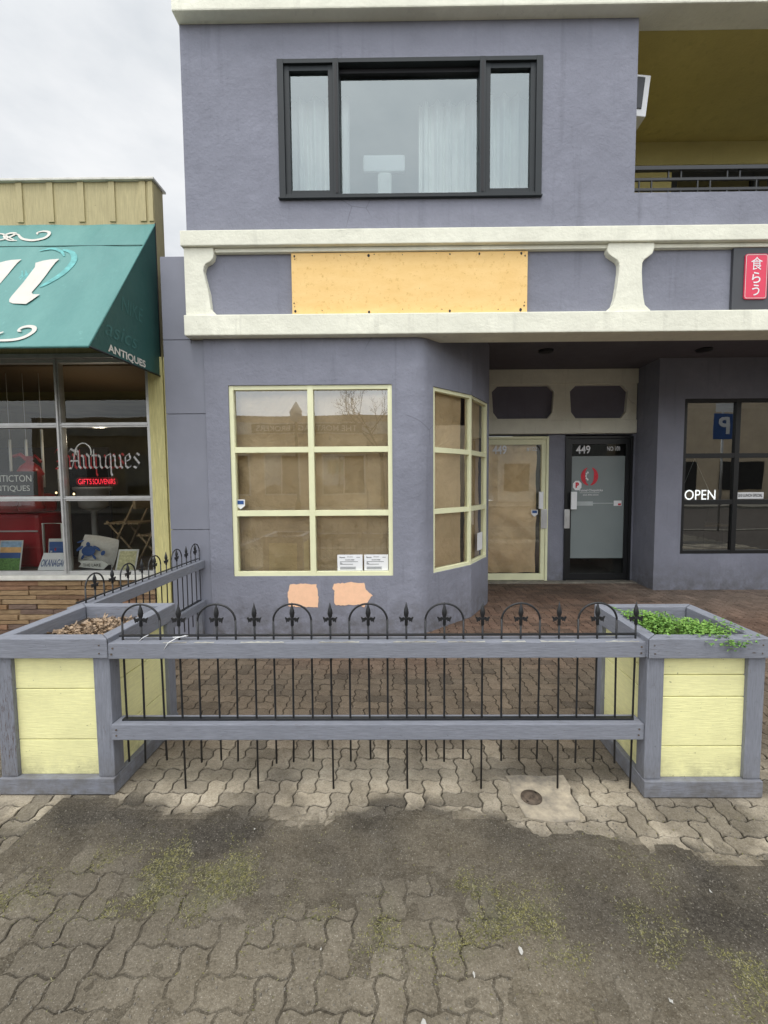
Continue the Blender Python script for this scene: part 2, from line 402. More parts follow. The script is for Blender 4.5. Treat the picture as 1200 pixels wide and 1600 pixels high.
def tile(x, y, w, h):
    cx, cy = x+w/2, y+h/2
    if cx < -5 or cx > 7.5 or cy < -1.2 or cy > 6.4: return
    nx = int(round(w/(W/4))); ny = int(round(h/(W/4)))
    loop = [(x+i*W/4, y) for i in range(nx)]+[(x+w, y+i*W/4) for i in range(ny)]+[(x+w-i*W/4, y+h) for i in range(nx)]+[(x, y+h-i*W/4) for i in range(ny)]
    loop = [wy(*p) for p in loop]
    r = rng.random(); base = ground_col(cx, cy)
    vary = .05 if cy < bnd(cx) else .24
    k = 1+vary*(r*2-1)
    if cy > bnd(cx) and rng.random() < .10: k *= .68
    jy = rng.uniform(-.055, .055) if abs(cy-bnd(cx)) < .14 else 0
    CL = [tuple(c*k for c in ground_col(p[0], p[1]+jy)) for p in loop]; col = tuple(c*k for c in ground_col(cx, cy+jy))
    z = rng.uniform(-.0015, .0015); tx = rng.uniform(-.012, .012); ty = rng.uniform(-.012, .012)
    g = .0028; bv = .0035
    def ins(p, d):
        q = Vector((p[0]-cx, p[1]-cy)); l = q.length; q *= (l-d)/l; return cx+q.x, cy+q.y
    top = [ins(p, g+bv) for p in loop]; mid = [ins(p, g) for p in loop]
    Z = lambda p, o=0: z+(p[0]-cx)*tx+(p[1]-cy)*ty+o
    i = len(pv.v); n = len(loop)
    pv.v += [(p[0], p[1], Z(p)) for p in top]+[(p[0], p[1], Z(p, -.004)) for p in mid]+[(p[0], p[1], -.03) for p in mid]
    pv.v.append((cx, cy, z))
    for q in range(n):
        q2 = (q+1) % n
        pv.f.append((i+3*n, i+q, i+q2)); pv.c.append((col, CL[q], CL[q2])); pv.sm.append(False)
        dk = tuple(c*.8 for c in CL[q])
        pv.f.append((i+n+q, i+n+q2, i+q2, i+q)); pv.c.append(dk); pv.sm.append(False)
        pv.f.append((i+2*n+q, i+2*n+q2, i+n+q2, i+n+q)); pv.c.append(tuple(c*.4 for c in col)); pv.sm.append(False)
for i in range(-62, 92):
    for j in range(-16, 78):
        if (i-j) % 4 == 0: tile(i*W, j*W, 2*W, W)
        elif (i-j) % 4 == 3: tile(i*W, j*W, W, 2*W)
tag(pv.build('pavement', M['pave']), kind='structure')

# soil in the joints: rises over the stones along the front of the fence
dm = MB(); st = .025
def dz(x, y):
    n = fb(x*2.2, y*2.2); b = bnd(x); d = b-y
    if d < 0: return -.0085+.003*fb(x*9, y*9)
    z = -.0024+.0018*n+.0036*fb(x*10, y*10)
    z += .0085*math.exp(-((d-.17)/.17)**2)*max(0, 1+n*1.1)
    if x > .3: z += .005*math.exp(-((d-.45)/.25)**2)*max(0, 1+1.3*n)
    return min(z, .006) if d > .015 else min(z, -.002)
def grid(mb, x0, x1, y0, y1, st, zf, cf):
    nx = int((x1-x0)/st); ny = int((y1-y0)/st); i0 = len(mb.v)
    for j in range(ny+1):
        for i in range(nx+1):
            x = x0+i*st; y = y0+j*st; mb.v.append((x, y, zf(x, y)))
    for j in range(ny):
        for i in range(nx):
            a = i0+j*(nx+1)+i
            mb.f.append((a, a+1, a+nx+2, a+nx+1)); mb.c.append(cf(x0+(i+.5)*st, y0+(j+.5)*st)); mb.sm.append(True)
def dcol(x, y):
    c = ground_col(x, y); b = bnd(x)
    if y > b+.02: return tuple(q*.30 for q in c)
    k = max(0, min(1, (dz(x, y)+.004)/.006))
    return tuple(q*(.50+.50*k) for q in c)
grid(dm, -3.2, 4.0, .3, 2.3, st, dz, dcol)
grid(dm, -3.2, 4.0, 2.3, 6.4, .1, lambda x, y: -.0085, lambda x, y: tuple(q*.38 for q in ground_col(x, y)))
tag(dm.build('soil_in_the_joints', M['dirt']), kind='structure')

# concrete patch with its utility cover
cp = MB(); pp = [(.485, 2.055), (.56, 2.06), (.66, 2.05), (.765, 2.06), (.77, 1.98), (.752, 1.93), (.758, 1.85), (.735, 1.775), (.68, 1.765), (.62, 1.76), (.57, 1.772), (.51, 1.79), (.50, 1.86), (.488, 1.93), (.495, 2.0)]
i = len(cp.v); n = len(pp)
cp.face([(x, y, .004) for x, y in pp][::-1])
for k in range(n):
    a, b = pp[k], pp[(k+1) % n]; cp.face([(a[0], a[1], .004), (b[0], b[1], .004), (b[0], b[1], -.03), (a[0], a[1], -.03)])
tag(cp.build('concrete_patch', M['patch']), kind='structure')
lid = empty('utility_cover', (.567, 1.905, .004))
m = MB(); m.lathe((.567, 1.905, .004), [(.001, 0), (.047, 0), (.047, .004), (.036, .0045), (.035, .001), (.001, .001)], 26)
m.build('rim', M['rusty'], lid)
m = MB(); m.lathe((.567, 1.905, .0055), [(.001, 0), (.034, 0), (.034, .003), (.022, .0045), (.02, .003), (.001, .003)], 22)
m.box(.545, .589, 1.902, 1.908, .0085, .0115); m.box(.564, .570, 1.883, 1.927, .0085, .011)
m.build('lid', M['rusty'], lid, 0)
tag(lid, 'small round rusty utility cover set in the concrete patch', 'utility cover')

# street behind the camera (seen in the window reflections)
m = MB(); m.box(-60, 60, -1.55, -1.35, -.2, .0); tag(m.build('kerb', M['concrete'], bevel=.01), kind='structure')
m = MB(); m.box(-60, 60, -14, -1.551, -.3, -.13); tag(m.build('road', M['asphalt']), kind='structure')
m = MB(); m.box(-60, 60, -22, -14, -.3, -.01); tag(m.build('far_pavement', M['concrete']), kind='structure')
m = MB()
for k in range(-8, 9): m.box(k*4-.9, k*4+.9, -7.85, -7.73, -.13, -.126)
for k in range(-10, 11): m.box(k*2.7-.05, k*2.7+.05, -4.0, -1.6, -.13, -.126)
tag(m.build('road_markings', M['white']), kind='structure')
op = empty('tan_shop_building', (-6, -20, 0))
boxpart('wall', M['tan'], op, -24, 6, -26, -20, 0, 5.75)
boxpart('sign_band', M['offwhite'], op, -22, 2, -19.98, -19.85, 4.55, 5.3)
boxpart('sign_board', M['dark'], op, -9.6, -2.6, -19.84, -19.80, 4.62, 5.22)
rb = Matrix(((-1, 0, 0), (0, 0, 1), (0, 1, 0)))
text('THE MORTGAGE BROKERS', (-6.1, -19.79, 4.92), 6.4, .38, M['offwhite'], op, bold=.02, mtx=rb)
for x0, x1 in ((-22, -19), (-18, -14.5), (-12.6, -9.8), (-8.9, -6.6), (-5.2, -2.4), (-.6, 2), (2.8, 5)):
    w = boxpart('window', M['offwhite'], op, x0, x1, -19.995, -19.93, .7, 3.3)
    boxpart('pane', M['g_dark'], w, x0+.1, (x0+x1)/2-.04, -19.92, -19.90, .8, 3.2, bevel=0)
    boxpart('pane', M['dark'], w, (x0+x1)/2+.04, x1-.1, -19.92, -19.90, .8, 3.2, bevel=0)
tag(op, 'low tan shop building with flat roof across the street', 'building')
for bx, w, hh, mt in ((11, 8, 4.6, 'offwhite'), (24, 14, 7.2, 'tan')):
    b = empty('corner_shop_building', (bx, -20, 0))
    boxpart('wall', M[mt], b, bx-w/2, bx+w/2, -28, -20.2, 0, hh)
    for k in range(3):
        x = bx-w/2+w*(k+.5)/3; wd = boxpart('window', M['dark'], b, x-w/9, x+w/9, -20.195, -20.12, .8, 2.8)
    tag(b, 'pale shop beyond the tan building across the street' if bx < 15 else 'taller olive building far along the street', 'building')

b = empty('brick_shop_building', (24, 9, 0)); boxpart('wall', M['tan'], b, 19, 34, 4.6, 14, 0, 5.2); boxpart('awning', M['awns'], b, 19.5, 30, 3.9, 4.59, 2.6, 3.1)
tag(b, 'tan shop with a dark awning farther along the same side of the street', 'building')
# parking sign near the kerb
ps = empty('parking_sign', (8.95, -1.0, 0))
m = MB(); m.tube([(8.95, -1.0, 0), (8.95, -1.0, 3.75)], .03, 10); m.build('pole', M['alu'], ps)
bd = boxpart('sign_plate', M['blue'], ps, 8.65, 9.25, -.965, -.955, 2.6, 3.3)
text('P', (8.95, -.951, 2.97), .30, .46, M['white'], bd, bold=.03)
# its face points towards the shops
for o in list(bd.children): o.rotation_euler = (0, 0, math.pi)
boxpart('upper_plate', M['white'], ps, 8.70, 9.30, -.965, -.955, 3.34, 3.72)
tag(ps, 'blue parking sign with a white letter P on a metal pole', 'street sign')

def bare_tree(x, y, h, seed, label):
    r = random.Random(seed); t = empty('bare_tree', (x, y, 0)); tr = MB(); br = MB()
    tr.tube([(x, y, 0), (x+.03, y, h*.2), (x-.05, y+.03, h*.42)], [.16, .12, .09], 10)
    def grow(p, d, l, rad, n, tgt):
        q = p+d*l*.5+Vector((r.gauss(0, .04), r.gauss(0, .04), 0))*l; e = q+(d+Vector((r.gauss(0, .12), r.gauss(0, .12), .08)))*l*.5
        tgt.tube([p, q, e], [rad, rad*.8, rad*.6], 5 if n > 2 else 3, cap=False)
        if n == 0: return
        for _ in range(3 if n > 1 else 4):
            a = Vector((r.gauss(0, 1), r.gauss(0, 1), r.gauss(.35, .6))).normalized()
            grow(e, (d*.75+a*.65).normalized(), l*r.uniform(.6, .8), rad*.58, n-1, tgt)
    for k in range(5):
        a = k*1.256+r.random(); grow(Vector((x-.05, y+.03, h*.40)), Vector((math.cos(a)*.6, math.sin(a)*.6, .8)).normalized(), h*.2, .055, 4, br)
    tr.build('trunk', M['bark'], t); br.build('crown', M['bark'], t); tag(t, label, 'tree')
bare_tree(12.5, 4.2, 6.4, 3, 'bare street tree standing along the shops to the right')
bare_tree(-1.2, -17.0, 7.5, 5, 'tall bare tree across the street by the tan building')
bare_tree(9.5, -16.5, 7.0, 8, 'bare tree across the street behind the parking sign')
sl = empty('street_lamp', (-5.1, -12.9, 0))
m = MB(); m.lathe((-5.1, -12.9, 0), [(.16, 0), (.14, .5), (.07, .7), (.055, 4.2), (.09, 4.25), (.05, 4.35)], 12); m.build('pole', M['frame_c'], sl)
m = MB(); m.lathe((-5.1, -12.9, 4.36), [(.08, 0), (.24, .1), (.30, .5), (.16, .72), (.03, .9)], 12); m.build('lamp_head', M['offwhite'], sl)
tag(sl, 'old style street lamp on the far pavement', 'street lamp')

# ------------------------------------------------------------------ corner building
bl = empty('purple_commercial_building', (.5, 4.08, 0))
tag(bl, 'purple stucco two storey building with cream bands, bay window and recessed doors', 'building')
def wall_path(mb, pts, opens, z0, z1, hz0, hz1, th=.12):
    P = [Vector(p) for p in pts]; n = len(P); inn = []
    for k in range(n):
        ns = []
        for a, b in ((k-1, k), (k, k+1)):
            if 0 <= a and b < n: d = (P[b]-P[a]).normalized(); ns.append(Vector((-d.y, d.x)))
        v = sum(ns, Vector((0, 0))).normalized(); c = v.dot(ns[0]); inn.append(P[k]+v*th/max(c, .4))
    def q(a, b, za, zb): mb.face([(*a, za), (*b, za), (*b, zb), (*a, zb)])
    for k in range(n-1):
        rs = [(z0, hz0), (hz1, z1)] if opens[k] else [(z0, z1)]
        for a, b in rs:
            if b-a < 1e-4: continue
            q(P[k], P[k+1], a, b); q(inn[k+1], inn[k], a, b)
        if opens[k]:
            mb.face([(*P[k], hz0), (*P[k+1], hz0), (*inn[k+1], hz0), (*inn[k], hz0)])
            mb.face([(*P[k], hz1), (*inn[k], hz1), (*inn[k+1], hz1), (*P[k+1], hz1)])
            if k == 0 or not opens[k-1]: mb.face([(*P[k], hz0), (*inn[k], hz0), (*inn[k], hz1), (*P[k], hz1)])
            if k == n-2 or not opens[k+1]: mb.face([(*P[k+1], hz0), (*P[k+1], hz1), (*inn[k+1], hz1), (*inn[k+1], hz0)])
F = 4.08
w = MB()
arc = [(.105, F)]
r_ = .18; cxa, cya = .105, F+r_
for k in range(1, 9):
    a = R(-90+45*k/8); arc.append((cxa+r_*math.cos(a), cya+r_*math.sin(a)))
pts = [(-1.81, F), (-1.597, F), (-.103, F)]+arc+[(.28, 4.182), (.707, 4.609), (.967, 5.11), (.992, 5.18), (.99, 5.45), (1.04, 6.32)]
opens = [0, 1]+[0]*(len(arc))+[0, 1, 1, 0, 0, 0]
opens = opens[:len(pts)-1]
wall_path(w, pts, opens, -.03, 3.0, .556, 2.32)
w.build('bay_wall', M['stucco'], bl)
# door wall, niche side and restaurant wall
w = MB()
w.box(2.047, 2.284, 6.30, 6.42, -.03, 2.085); w.box(3.228, 3.27, 6.30, 6.42, -.03, 2.085)
w.box(1.0, 3.27, 6.33, 6.45, 2.085, 3.0)
w.build('door_wall', M['stucco'], bl)
w = MB()
wall_path(w, [(3.265, 6.42), (3.265, 5.75), (3.60, 5.75), (6.8, 5.75), (8.2, 5.75)], [0, 0, 1, 0], -.03, 3.0, .475, 2.475)
w.build('restaurant_wall', M['stucco'], bl)
w = MB(); w.box(1.04, 3.27, 6.14, 6.34, -.03, .012); w.build('door_step', M['concrete'], bl, .004)
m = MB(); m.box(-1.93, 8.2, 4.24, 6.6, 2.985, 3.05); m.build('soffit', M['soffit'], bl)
# upper walls
w = MB()
def holed(mb, x0, x1, z0, z1, hx0, hx1, hz0, hz1, y, th):
    for a, b, c, d in ((x0, hx0, z0, z1), (hx1, x1, z0, z1), (hx0, hx1, z0, hz0), (hx0, hx1, hz1, z1)):
        if b > a and d > c: mb.face([(a, y, c), (b, y, c), (b, y, d), (a, y, d)])
    for A, B in (((hx0, hz0), (hx1, hz0)), ((hx1, hz0), (hx1, hz1)), ((hx1, hz1), (hx0, hz1)), ((hx0, hz1), (hx0, hz0))):
        mb.face([(A[0], y, A[1]), (A[0], y+th, A[1]), (B[0], y+th, B[1]), (B[0], y, B[1])])
UY = 4.08
holed(w, -1.925, 2.045, 3.55, 5.5, -1.083, 1.226, 3.94, 5.10, UY, .22)
w.face([(2.045, UY, 3.96), (2.045, UY+.2, 3.96), (2.045, UY+.2, 5.5), (2.045, UY, 5.5)])
w.face([(-1.925, UY, 2.7), (-1.925, 10, 2.7), (-1.925, 10, 6.2), (-1.925, UY, 6.2)])
w.face([(2.045, UY, 3.55), (8.2, UY, 3.55), (8.2, UY, 3.96), (2.045, UY, 3.96)])
w.face([(2.045, UY, 3.96), (8.2, UY, 3.96), (8.2, UY+.2, 3.96), (2.045, UY+.2, 3.96)])
w.face([(-1.925, UY-.002, 2.9), (8.2, UY-.002, 2.9), (8.2, UY-.002, 3.55), (-1.925, UY-.002, 3.55)])
w.build('upper_wall', M['stucco'], bl)
m = MB(); m.box(-1.925, 8.2, 4.1, 12, 5.52, 5.6); m.build('roof_slab', M['soffit'], bl)
# cream bands
m = MB(); m.box(-1.935, 8.3, 3.965, 4.2, 5.40, 6.25); m.build('roof_band', M['cream'], bl, .012)
m = MB(); m.box(-1.945, 8.3, 3.99, 4.1, 3.505, 3.635); m.build('upper_band', M['cream'], bl, .008)
m = MB(); m.box(-1.665, 1.81, 4.035, 4.1, 3.467, 3.503); m.box(2.19, 8.3, 4.035, 4.1, 3.467, 3.503); m.build('moulding', M['cream'], bl, .006)
m = MB(); m.box(-1.935, 8.3, 3.985, 4.26, 2.735, 2.915); m.build('lower_band', M['cream'], bl, .01)
pl = [(-1.93, 3.503), (-1.668, 3.503), (-1.665, 3.45), (-1.675, 3.41), (-1.70, 3.385), (-1.74, 3.365), (-1.757, 3.335), (-1.762, 3.30), (-1.745, 3.22), (-1.722, 3.12), (-1.712, 3.02), (-1.708, 2.975), (-1.66, 2.93), (-1.655, 2.917), (-1.93, 2.917)]
m = MB(); m.prism(pl, 4.02, 4.1); m.build('pilaster', M['cream'], bl, .006)
pm = [(1.80, 3.503), (2.20, 3.503), (2.20, 3.455), (2.185, 3.41), (2.15, 3.385), (2.115, 3.36), (2.10, 3.33), (2.098, 3.26), (2.105, 3.15), (2.118, 3.04), (2.132, 2.975), (2.18, 2.93), (2.185, 2.917), (1.79, 2.917), (1.80, 2.93), (1.852, 2.975), (1.872, 3.04), (1.888, 3.15), (1.90, 3.26), (1.90, 3.33), (1.88, 3.36), (1.84, 3.385), (1.805, 3.41), (1.79, 3.44)]
m = MB(); m.prism(pm[::-1], 4.015, 4.1); m.build('pilaster', M['cream'], bl, .006)
# painted out patches under the window
def blob(name, poly, y, mat, parent, seed, jag=.008, lab=None):
    r = random.Random(seed); out = []
    for k, p in enumerate(poly):
        q = poly[(k+1) % len(poly)]; nseg = max(2, int(math.hypot(q[0]-p[0], q[1]-p[1])/.018))
        for s in range(nseg):
            t = s/nseg; out.append((p[0]+(q[0]-p[0])*t+r.uniform(-jag, jag)*.8, p[1]+(q[1]-p[1])*t+r.uniform(-jag, jag)))
    m = MB(); m.face([(x, y, z) for x, z in out]); o = m.build(name, mat, parent)
    if lab: o['label'] = lab
blob('paint_patch', [(-1.09, .27), (-.81, .262), (-.808, .375), (-.825, .478), (-.93, .486), (-1.07, .482), (-1.095, .40)], F-.003, M['peach'], bl, 1, .005, 'rounded square patch of peach paint')
blob('paint_patch', [(-.655, .285), (-.60, .278), (-.43, .285), (-.375, .262), (-.355, .295), (-.30, .372), (-.36, .425), (-.375, .488), (-.50, .50), (-.56, .49), (-.66, .488), (-.672, .44), (-.655, .42)], F-.003, M['peach'], bl, 2, .005, 'peach paint patch shaped like a blunt arrow')

def framegrid(o, d, L, z0, z1, us, zs, wo, wi, v0, v1):
    """outer frame of width wo and inner bars of width wi at us / zs; verticals run through, horizontals butt between them"""
    m = MB(); vert = [(0, wo)]+[(u-wi/2, u+wi/2) for u in us]+[(L-wo, L)]
    for a, b in vert: m.obox(o, d, a, b, v0, v1, z0, z1)
    for (a, b), (c, e) in zip(vert, vert[1:]):
        for z, zz in [(z0, z0+wo)]+[(q-wi/2, q+wi/2) for q in zs]+[(z1-wo, z1)]:
            m.obox(o, d, b, c, v0+.003, v1-.003, z, zz)
    return m, vert
def panes(win, o, d, vert, zs, z0, z1, wo, wi, v, mat):
    dd = Vector((d[0], d[1])).normalized(); nn = Vector((-dd.y, dd.x)); oo = Vector(o)
    rows = [z0+wo]+[q for z in zs for q in (z-wi/2, z+wi/2)]+[z1-wo]
    for (a, b), (c, e) in zip(vert, vert[1:]):
        for k in range(0, len(rows), 2):
            m = MB(); P = lambda u: oo+dd*u+nn*v
            m.face([(*P(b), rows[k]), (*P(c), rows[k]), (*P(c), rows[k+1]), (*P(b), rows[k+1])]); m.build('pane', mat, win)
# storefront window
o1, d1 = (-1.597, F), (1, 0)
m, vt = framegrid(o1, d1, 1.494, .556, 2.32, [.745], [1.147, 1.735], .04, .052, .012, .075)
win = m.build('storefront_window', M['frame_y'], bl, .002); panes(win, o1, d1, vt, [1.147, 1.735], .556, 2.32, .04, .052, .045, M['g_front'])
win['label'] = 'large pale yellow framed window of six panes'
# bay windows
L1 = math.hypot(.427, .427); o2 = (.28, 4.182); d2 = (1, 1)
m, vt = framegrid(o2, d2, L1+.01, .556, 2.32, [], [1.147, 1.735], .035, .05, .012, .07)
win = m.build('bay_window', M['frame_y'], bl, .002); panes(win, o2, d2, vt, [1.147, 1.735], .556, 2.32, .035, .05, .04, M['g_front'])
d3 = (.26, .501); L2 = math.hypot(*d3); o3 = (.707, 4.609)
m, vt = framegrid(o3, d3, L2, .556, 2.32, [], [1.147, 1.735], .03, .05, .012, .07)
win = m.build('bay_window', M['frame_y'], bl, .002); panes(win, o3, d3, vt, [1.147, 1.735], .556, 2.32, .03, .05, .04, M['g_front'])
# upper window
o4 = (-1.083, UY)
m = MB(); X0, X1 = 0, 2.309
for a, b in ((0, .055), (.485, .535), (1.765, 1.815), (2.254, 2.309)): m.obox(o4, d1, a, b, -.012, .12, 3.94, 5.10)
for a, b in ((.055, .485), (.535, 1.765), (1.815, 2.254)):
    m.obox(o4, d1, a, b, -.010, .12, 3.94, 3.975); m.obox(o4, d1, a, b, -.010, .12, 5.065, 5.10)
uw = m.build('upper_window', M['frame_c'], bl, .002)
m = MB(); m.obox(o4, d1, .535, 1.765, .05, .11, 5.025, 5.065); m.build('header_strip', M['black'], uw)  # black strip across the head of the middle pane
m = MB(); m.obox(o4, d1, .50, .52, -.016, -.012, 3.98, 5.06); m.build('mullion_trim', M['black'], uw); m = MB(); m.obox(o4, d1, 1.78, 1.80, -.016, -.012, 3.98, 5.06); m.build('mullion_trim', M['black'], uw)
for a, b in ((.055, .485), (1.815, 2.254)):
    m = MB(); m.obox(o4, d1, a, a+.045, .01, .06, 3.975, 5.065); m.obox(o4, d1, b-.045, b, .01, .06, 3.975, 5.065)
    m.obox(o4, d1, a+.045, b-.045, .013, .057, 3.975, 4.02); m.obox(o4, d1, a+.045, b-.045, .013, .057, 5.02, 5.065)
    s_ = m.build('sash', M['frame_c'], uw, .002)
    m = MB(); m.face([(o4[0]+a+.045, UY+.04, 4.02), (o4[0]+b-.045, UY+.04, 4.02), (o4[0]+b-.045, UY+.04, 5.02), (o4[0]+a+.045, UY+.04, 5.02)]); m.build('pane', M['g_up'], uw)
m = MB(); m.face([(o4[0]+.535, UY+.08, 3.975), (o4[0]+1.765, UY+.08, 3.975), (o4[0]+1.765, UY+.08, 5.025), (o4[0]+.535, UY+.08, 5.025)]); m.build('pane', M['g_up'], uw)
m = MB(); m.box(-1.088, 1.23, 4.045, 4.082, 3.928, 3.939); m.build('sill', M['frame_c'], uw, .002)
# room behind upper window
m = MB()
for q in ([(-1.9, 7, 3.6), (2.0, 7, 3.6), (2.0, 7, 5.5), (-1.9, 7, 5.5)], [(-1.9, 4.31, 3.6), (-1.9, 7, 3.6), (-1.9, 7, 5.5), (-1.9, 4.31, 5.5)], [(2.03, 4.31, 3.6), (2.03, 7, 3.6), (2.03, 7, 5.5), (2.03, 4.31, 5.5)], [(-1.9, 4.31, 5.49), (2.03, 4.31, 5.49), (2.03, 7, 5.49), (-1.9, 7, 5.49)], [(-1.9, 4.31, 3.6), (2.03, 4.31, 3.6), (2.03, 7, 3.6), (-1.9, 7, 3.6)]): m.face(q)
m.build('upper_room', plain('room_wall', (.30, .33, .33), .9, var=.05), bl)
def curtain(x0, x1, y, z0, z1, folds, label, ph=0, amp=.035):
    m = MB(); n = int((x1-x0)/.008); i0 = len(m.v)
    for i in range(n+1):
        x = x0+(x1-x0)*i/n; a = i/n*folds*2*math.pi+ph
        yy = y+amp*math.sin(a)+.012*math.sin(a*2.7+1)
        m.v += [(x, yy, z0), (x+.01*math.sin(a*.6), yy*1.0, z1)]
    for i in range(n):
        a = i0+2*i; m.f.append((a, a+2, a+3, a+1)); m.c.append(None); m.sm.append(True)
    tag(m.build('curtain', M['curtain']), label, 'curtain', 'white curtains in the upper window')
curtain(-1.06, -.50, 4.42, 3.78, 5.05, 4, 'white curtain hanging behind the left sash of the upper window')
curtain(.16, .74, 4.48, 3.78, 5.05, 5, 'white curtain gathered at the right of the upper middle pane', 1)
curtain(.78, 1.30, 4.42, 3.78, 5.05, 4, 'white curtain hanging behind the right sash of the upper window', 2)
tl = empty('rounded_box', (-.17, 4.50, 4.2))
m = MB(); m.box(-.375, .03, 4.47, 4.52, 4.43, 4.585); m.build('body', M['white'], tl, .02)
m = MB(); m.box(-.235, -.10, 4.475, 4.515, 4.0, 4.43); m.build('stand', M['curtain'], tl, .03)
tag(tl, 'white rounded box on a narrow stand inside the upper middle pane', 'box')

# balcony
m = MB(); m.face([(2.045, 4.2, 5.45), (8.2, 4.2, 5.45), (8.2, 5.62, 5.45), (2.045, 5.62, 5.45)]); m.build('balcony_ceiling', M['olive'], bl)
m = MB(); m.face([(2.05, 4.28, 3.55), (2.05, 5.62, 3.55), (2.05, 5.62, 5.46), (2.05, 4.28, 5.46)]); m.box(2.05, 8.2, 5.55, 5.7, 5.19, 5.449); m.box(2.05, 3.26, 5.62, 5.72, 3.5, 5.19); m.build('balcony_wall', M['olive_l'], bl)
m = MB(); m.box(2.05, 8.2, 4.29, 5.7, 3.5, 3.56); m.build('balcony_floor', M['concrete'], bl)
bdr = MB()
for x in (3.26, 4.25, 5.2, 6.2, 7.2): bdr.box(x, x+.07, 5.62, 5.70, 3.56, 5.19)
for a, b in ((3.33, 4.25), (4.32, 5.2), (5.27, 6.2), (6.27, 7.2)): bdr.box(a, b, 5.625, 5.695, 5.10, 5.19); bdr.box(a, b, 5.625, 5.695, 3.56, 3.64)
bd = bdr.build('balcony_door', M['frame_k'], bl, .002)
for a, b in ((3.33, 4.25), (4.32, 5.2), (5.27, 6.2)):
    m = MB(); m.face([(a, 5.66, 3.64), (b, 5.66, 3.64), (b, 5.66, 5.1), (a, 5.66, 5.1)]); m.build('pane', M['g_dark'], bd)
curtain(3.42, 4.15, 5.82, 3.6, 5.0, 5, 'pale curtain behind the first balcony door pane', .5, .03)
curtain(4.4, 5.1, 5.82, 3.6, 5.0, 5, 'pale curtain behind the second balcony door pane', .2, .03)
m = MB(); m.box(2.1, 8.1, 6.2, 6.3, 3.5, 5.2); m.build('balcony_room', M['dark'], bl)
rl = MB(); rl.box(2.05, 8.2, 4.29, 4.33, 4.292, 4.328)
for z in (4.215, 4.125, 3.70): rl.box(2.05, 8.2, 4.30, 4.32, z-.012, z+.012)
ral = rl.build('balcony_railing', M['iron'], bl, .002)
k = 0; x = 2.2
vm = MB()
while x < 8.1:
    for dx in (0, .115): vm.box(x+dx-.006+.27, x+dx+.006+.27, 4.303, 4.317, 4.227, 4.292); vm.box(x+dx-.006, x+dx+.006, 4.303, 4.317, 4.137, 4.203)
    for dx in (0, .115, .27, .385): vm.box(x+dx-.006, x+dx+.006, 4.303, 4.317, 3.712, 4.113)
    x += .54
vm.build('baluster', M['iron'], ral)
wf = empty('wall_light', (2.06, 4.40, 4.9))
def tbox(mb, c, sx, sy, sz, ry, rz=0):
    rot = Matrix.Rotation(rz, 3, 'Z') @ Matrix.Rotation(ry, 3, 'Y'); pts = []
    for z in (-1, 1):
        for x, y in ((-1, -1), (1, -1), (1, 1), (-1, 1)): pts.append(tuple(Vector(c)+rot @ Vector((x*sx/2, y*sy/2, z*sz/2))))
    mb.hexa(pts)
m = MB(); tbox(m, (2.20, 4.42, 4.965), .14, .20, .36, R(6)); m.build('housing', M['white'], wf, .006)
m = MB(); tbox(m, (2.17, 4.315, 4.985), .10, .012, .27, R(6)); m.build('grille', M['darkgrey'], wf, .002)
m = MB(); m.box(2.05, 2.15, 4.38, 4.44, 4.90, 4.96); m.build('bracket', M['offwhite'], wf, .003)
tag(wf, 'white box fixture with grey grille on the balcony side wall', 'wall fixture')

# frieze over the doors
fr = MB(); fr.box(1.05, 3.262, 6.245, 6.329, 2.785, 2.984); fr.box(1.05, 3.258, 6.25, 6.329, 2.10, 2.285)
frz = fr.build('frieze', M['cream'], bl, .006)
def octo(x0, x1, z0, z1, c): return [(x0+c*.25, z0+c), (x0+c, z0), (x1-c, z0), (x1-c*.25, z0+c), (x1, z1-c), (x1-c, z1), (x0+c, z1), (x0, z1-c)]
def holeplate(x0, x1, z0, z1, poly, y0, y1):
    m = MB(); n = len(poly)
    # ring of quads between the outer rectangle and the cut-out
    def out(p):
        cx, cz = (poly[0][0]+poly[4][0])/2, (z0+z1)/2; dx, dz_ = p[0]-cx, p[1]-cz
        t = min((x1-cx)/dx if dx > 0 else (x0-cx)/dx if dx < 0 else 9, (z1-cz)/dz_ if dz_ > 0 else (z0-cz)/dz_ if dz_ < 0 else 9)
        return (cx+dx*t, cz+dz_*t)
    corners = [(x0, z0), (x1, z0), (x1, z1), (x0, z1)]
    for k in range(n):
        a, b = poly[k], poly[(k+1) % n]; A, B = out(a), out(b); pts = [a, b, B]
        for c in corners:
            if abs(A[0]-B[0]) > 1e-5 and abs(A[1]-B[1]) > 1e-5 and min(A[0], B[0])-1e-4 <= c[0] <= max(A[0], B[0])+1e-4 and min(A[1], B[1])-1e-4 <= c[1] <= max(A[1], B[1])+1e-4: pts.append(c); break
        pts.append(A)
        m.face([(x, y0, z) for x, z in pts[::-1]]); m.face([(a[0], y0, a[1]), (b[0], y0, b[1]), (b[0], y1, b[1]), (a[0], y1, a[1])])
    return m
for (x0, x1, px0, px1) in ((1.05, 2.213, 1.235, 2.10), (2.213, 3.252, 2.32, 3.125)):
    poly = octo(px0, px1, 2.31, 2.765, .085)
    holeplate(x0, x1, 2.286, 2.784, poly, 6.262, 6.33).build('frieze_surround', M['cream'], frz)
    m = MB(); m.face([(px0-.02, 6.322, 2.29), (px1+.02, 6.322, 2.29), (px1+.02, 6.322, 2.78), (px0-.02, 6.322, 2.78)]); m.build('inset', M['inset'], frz)
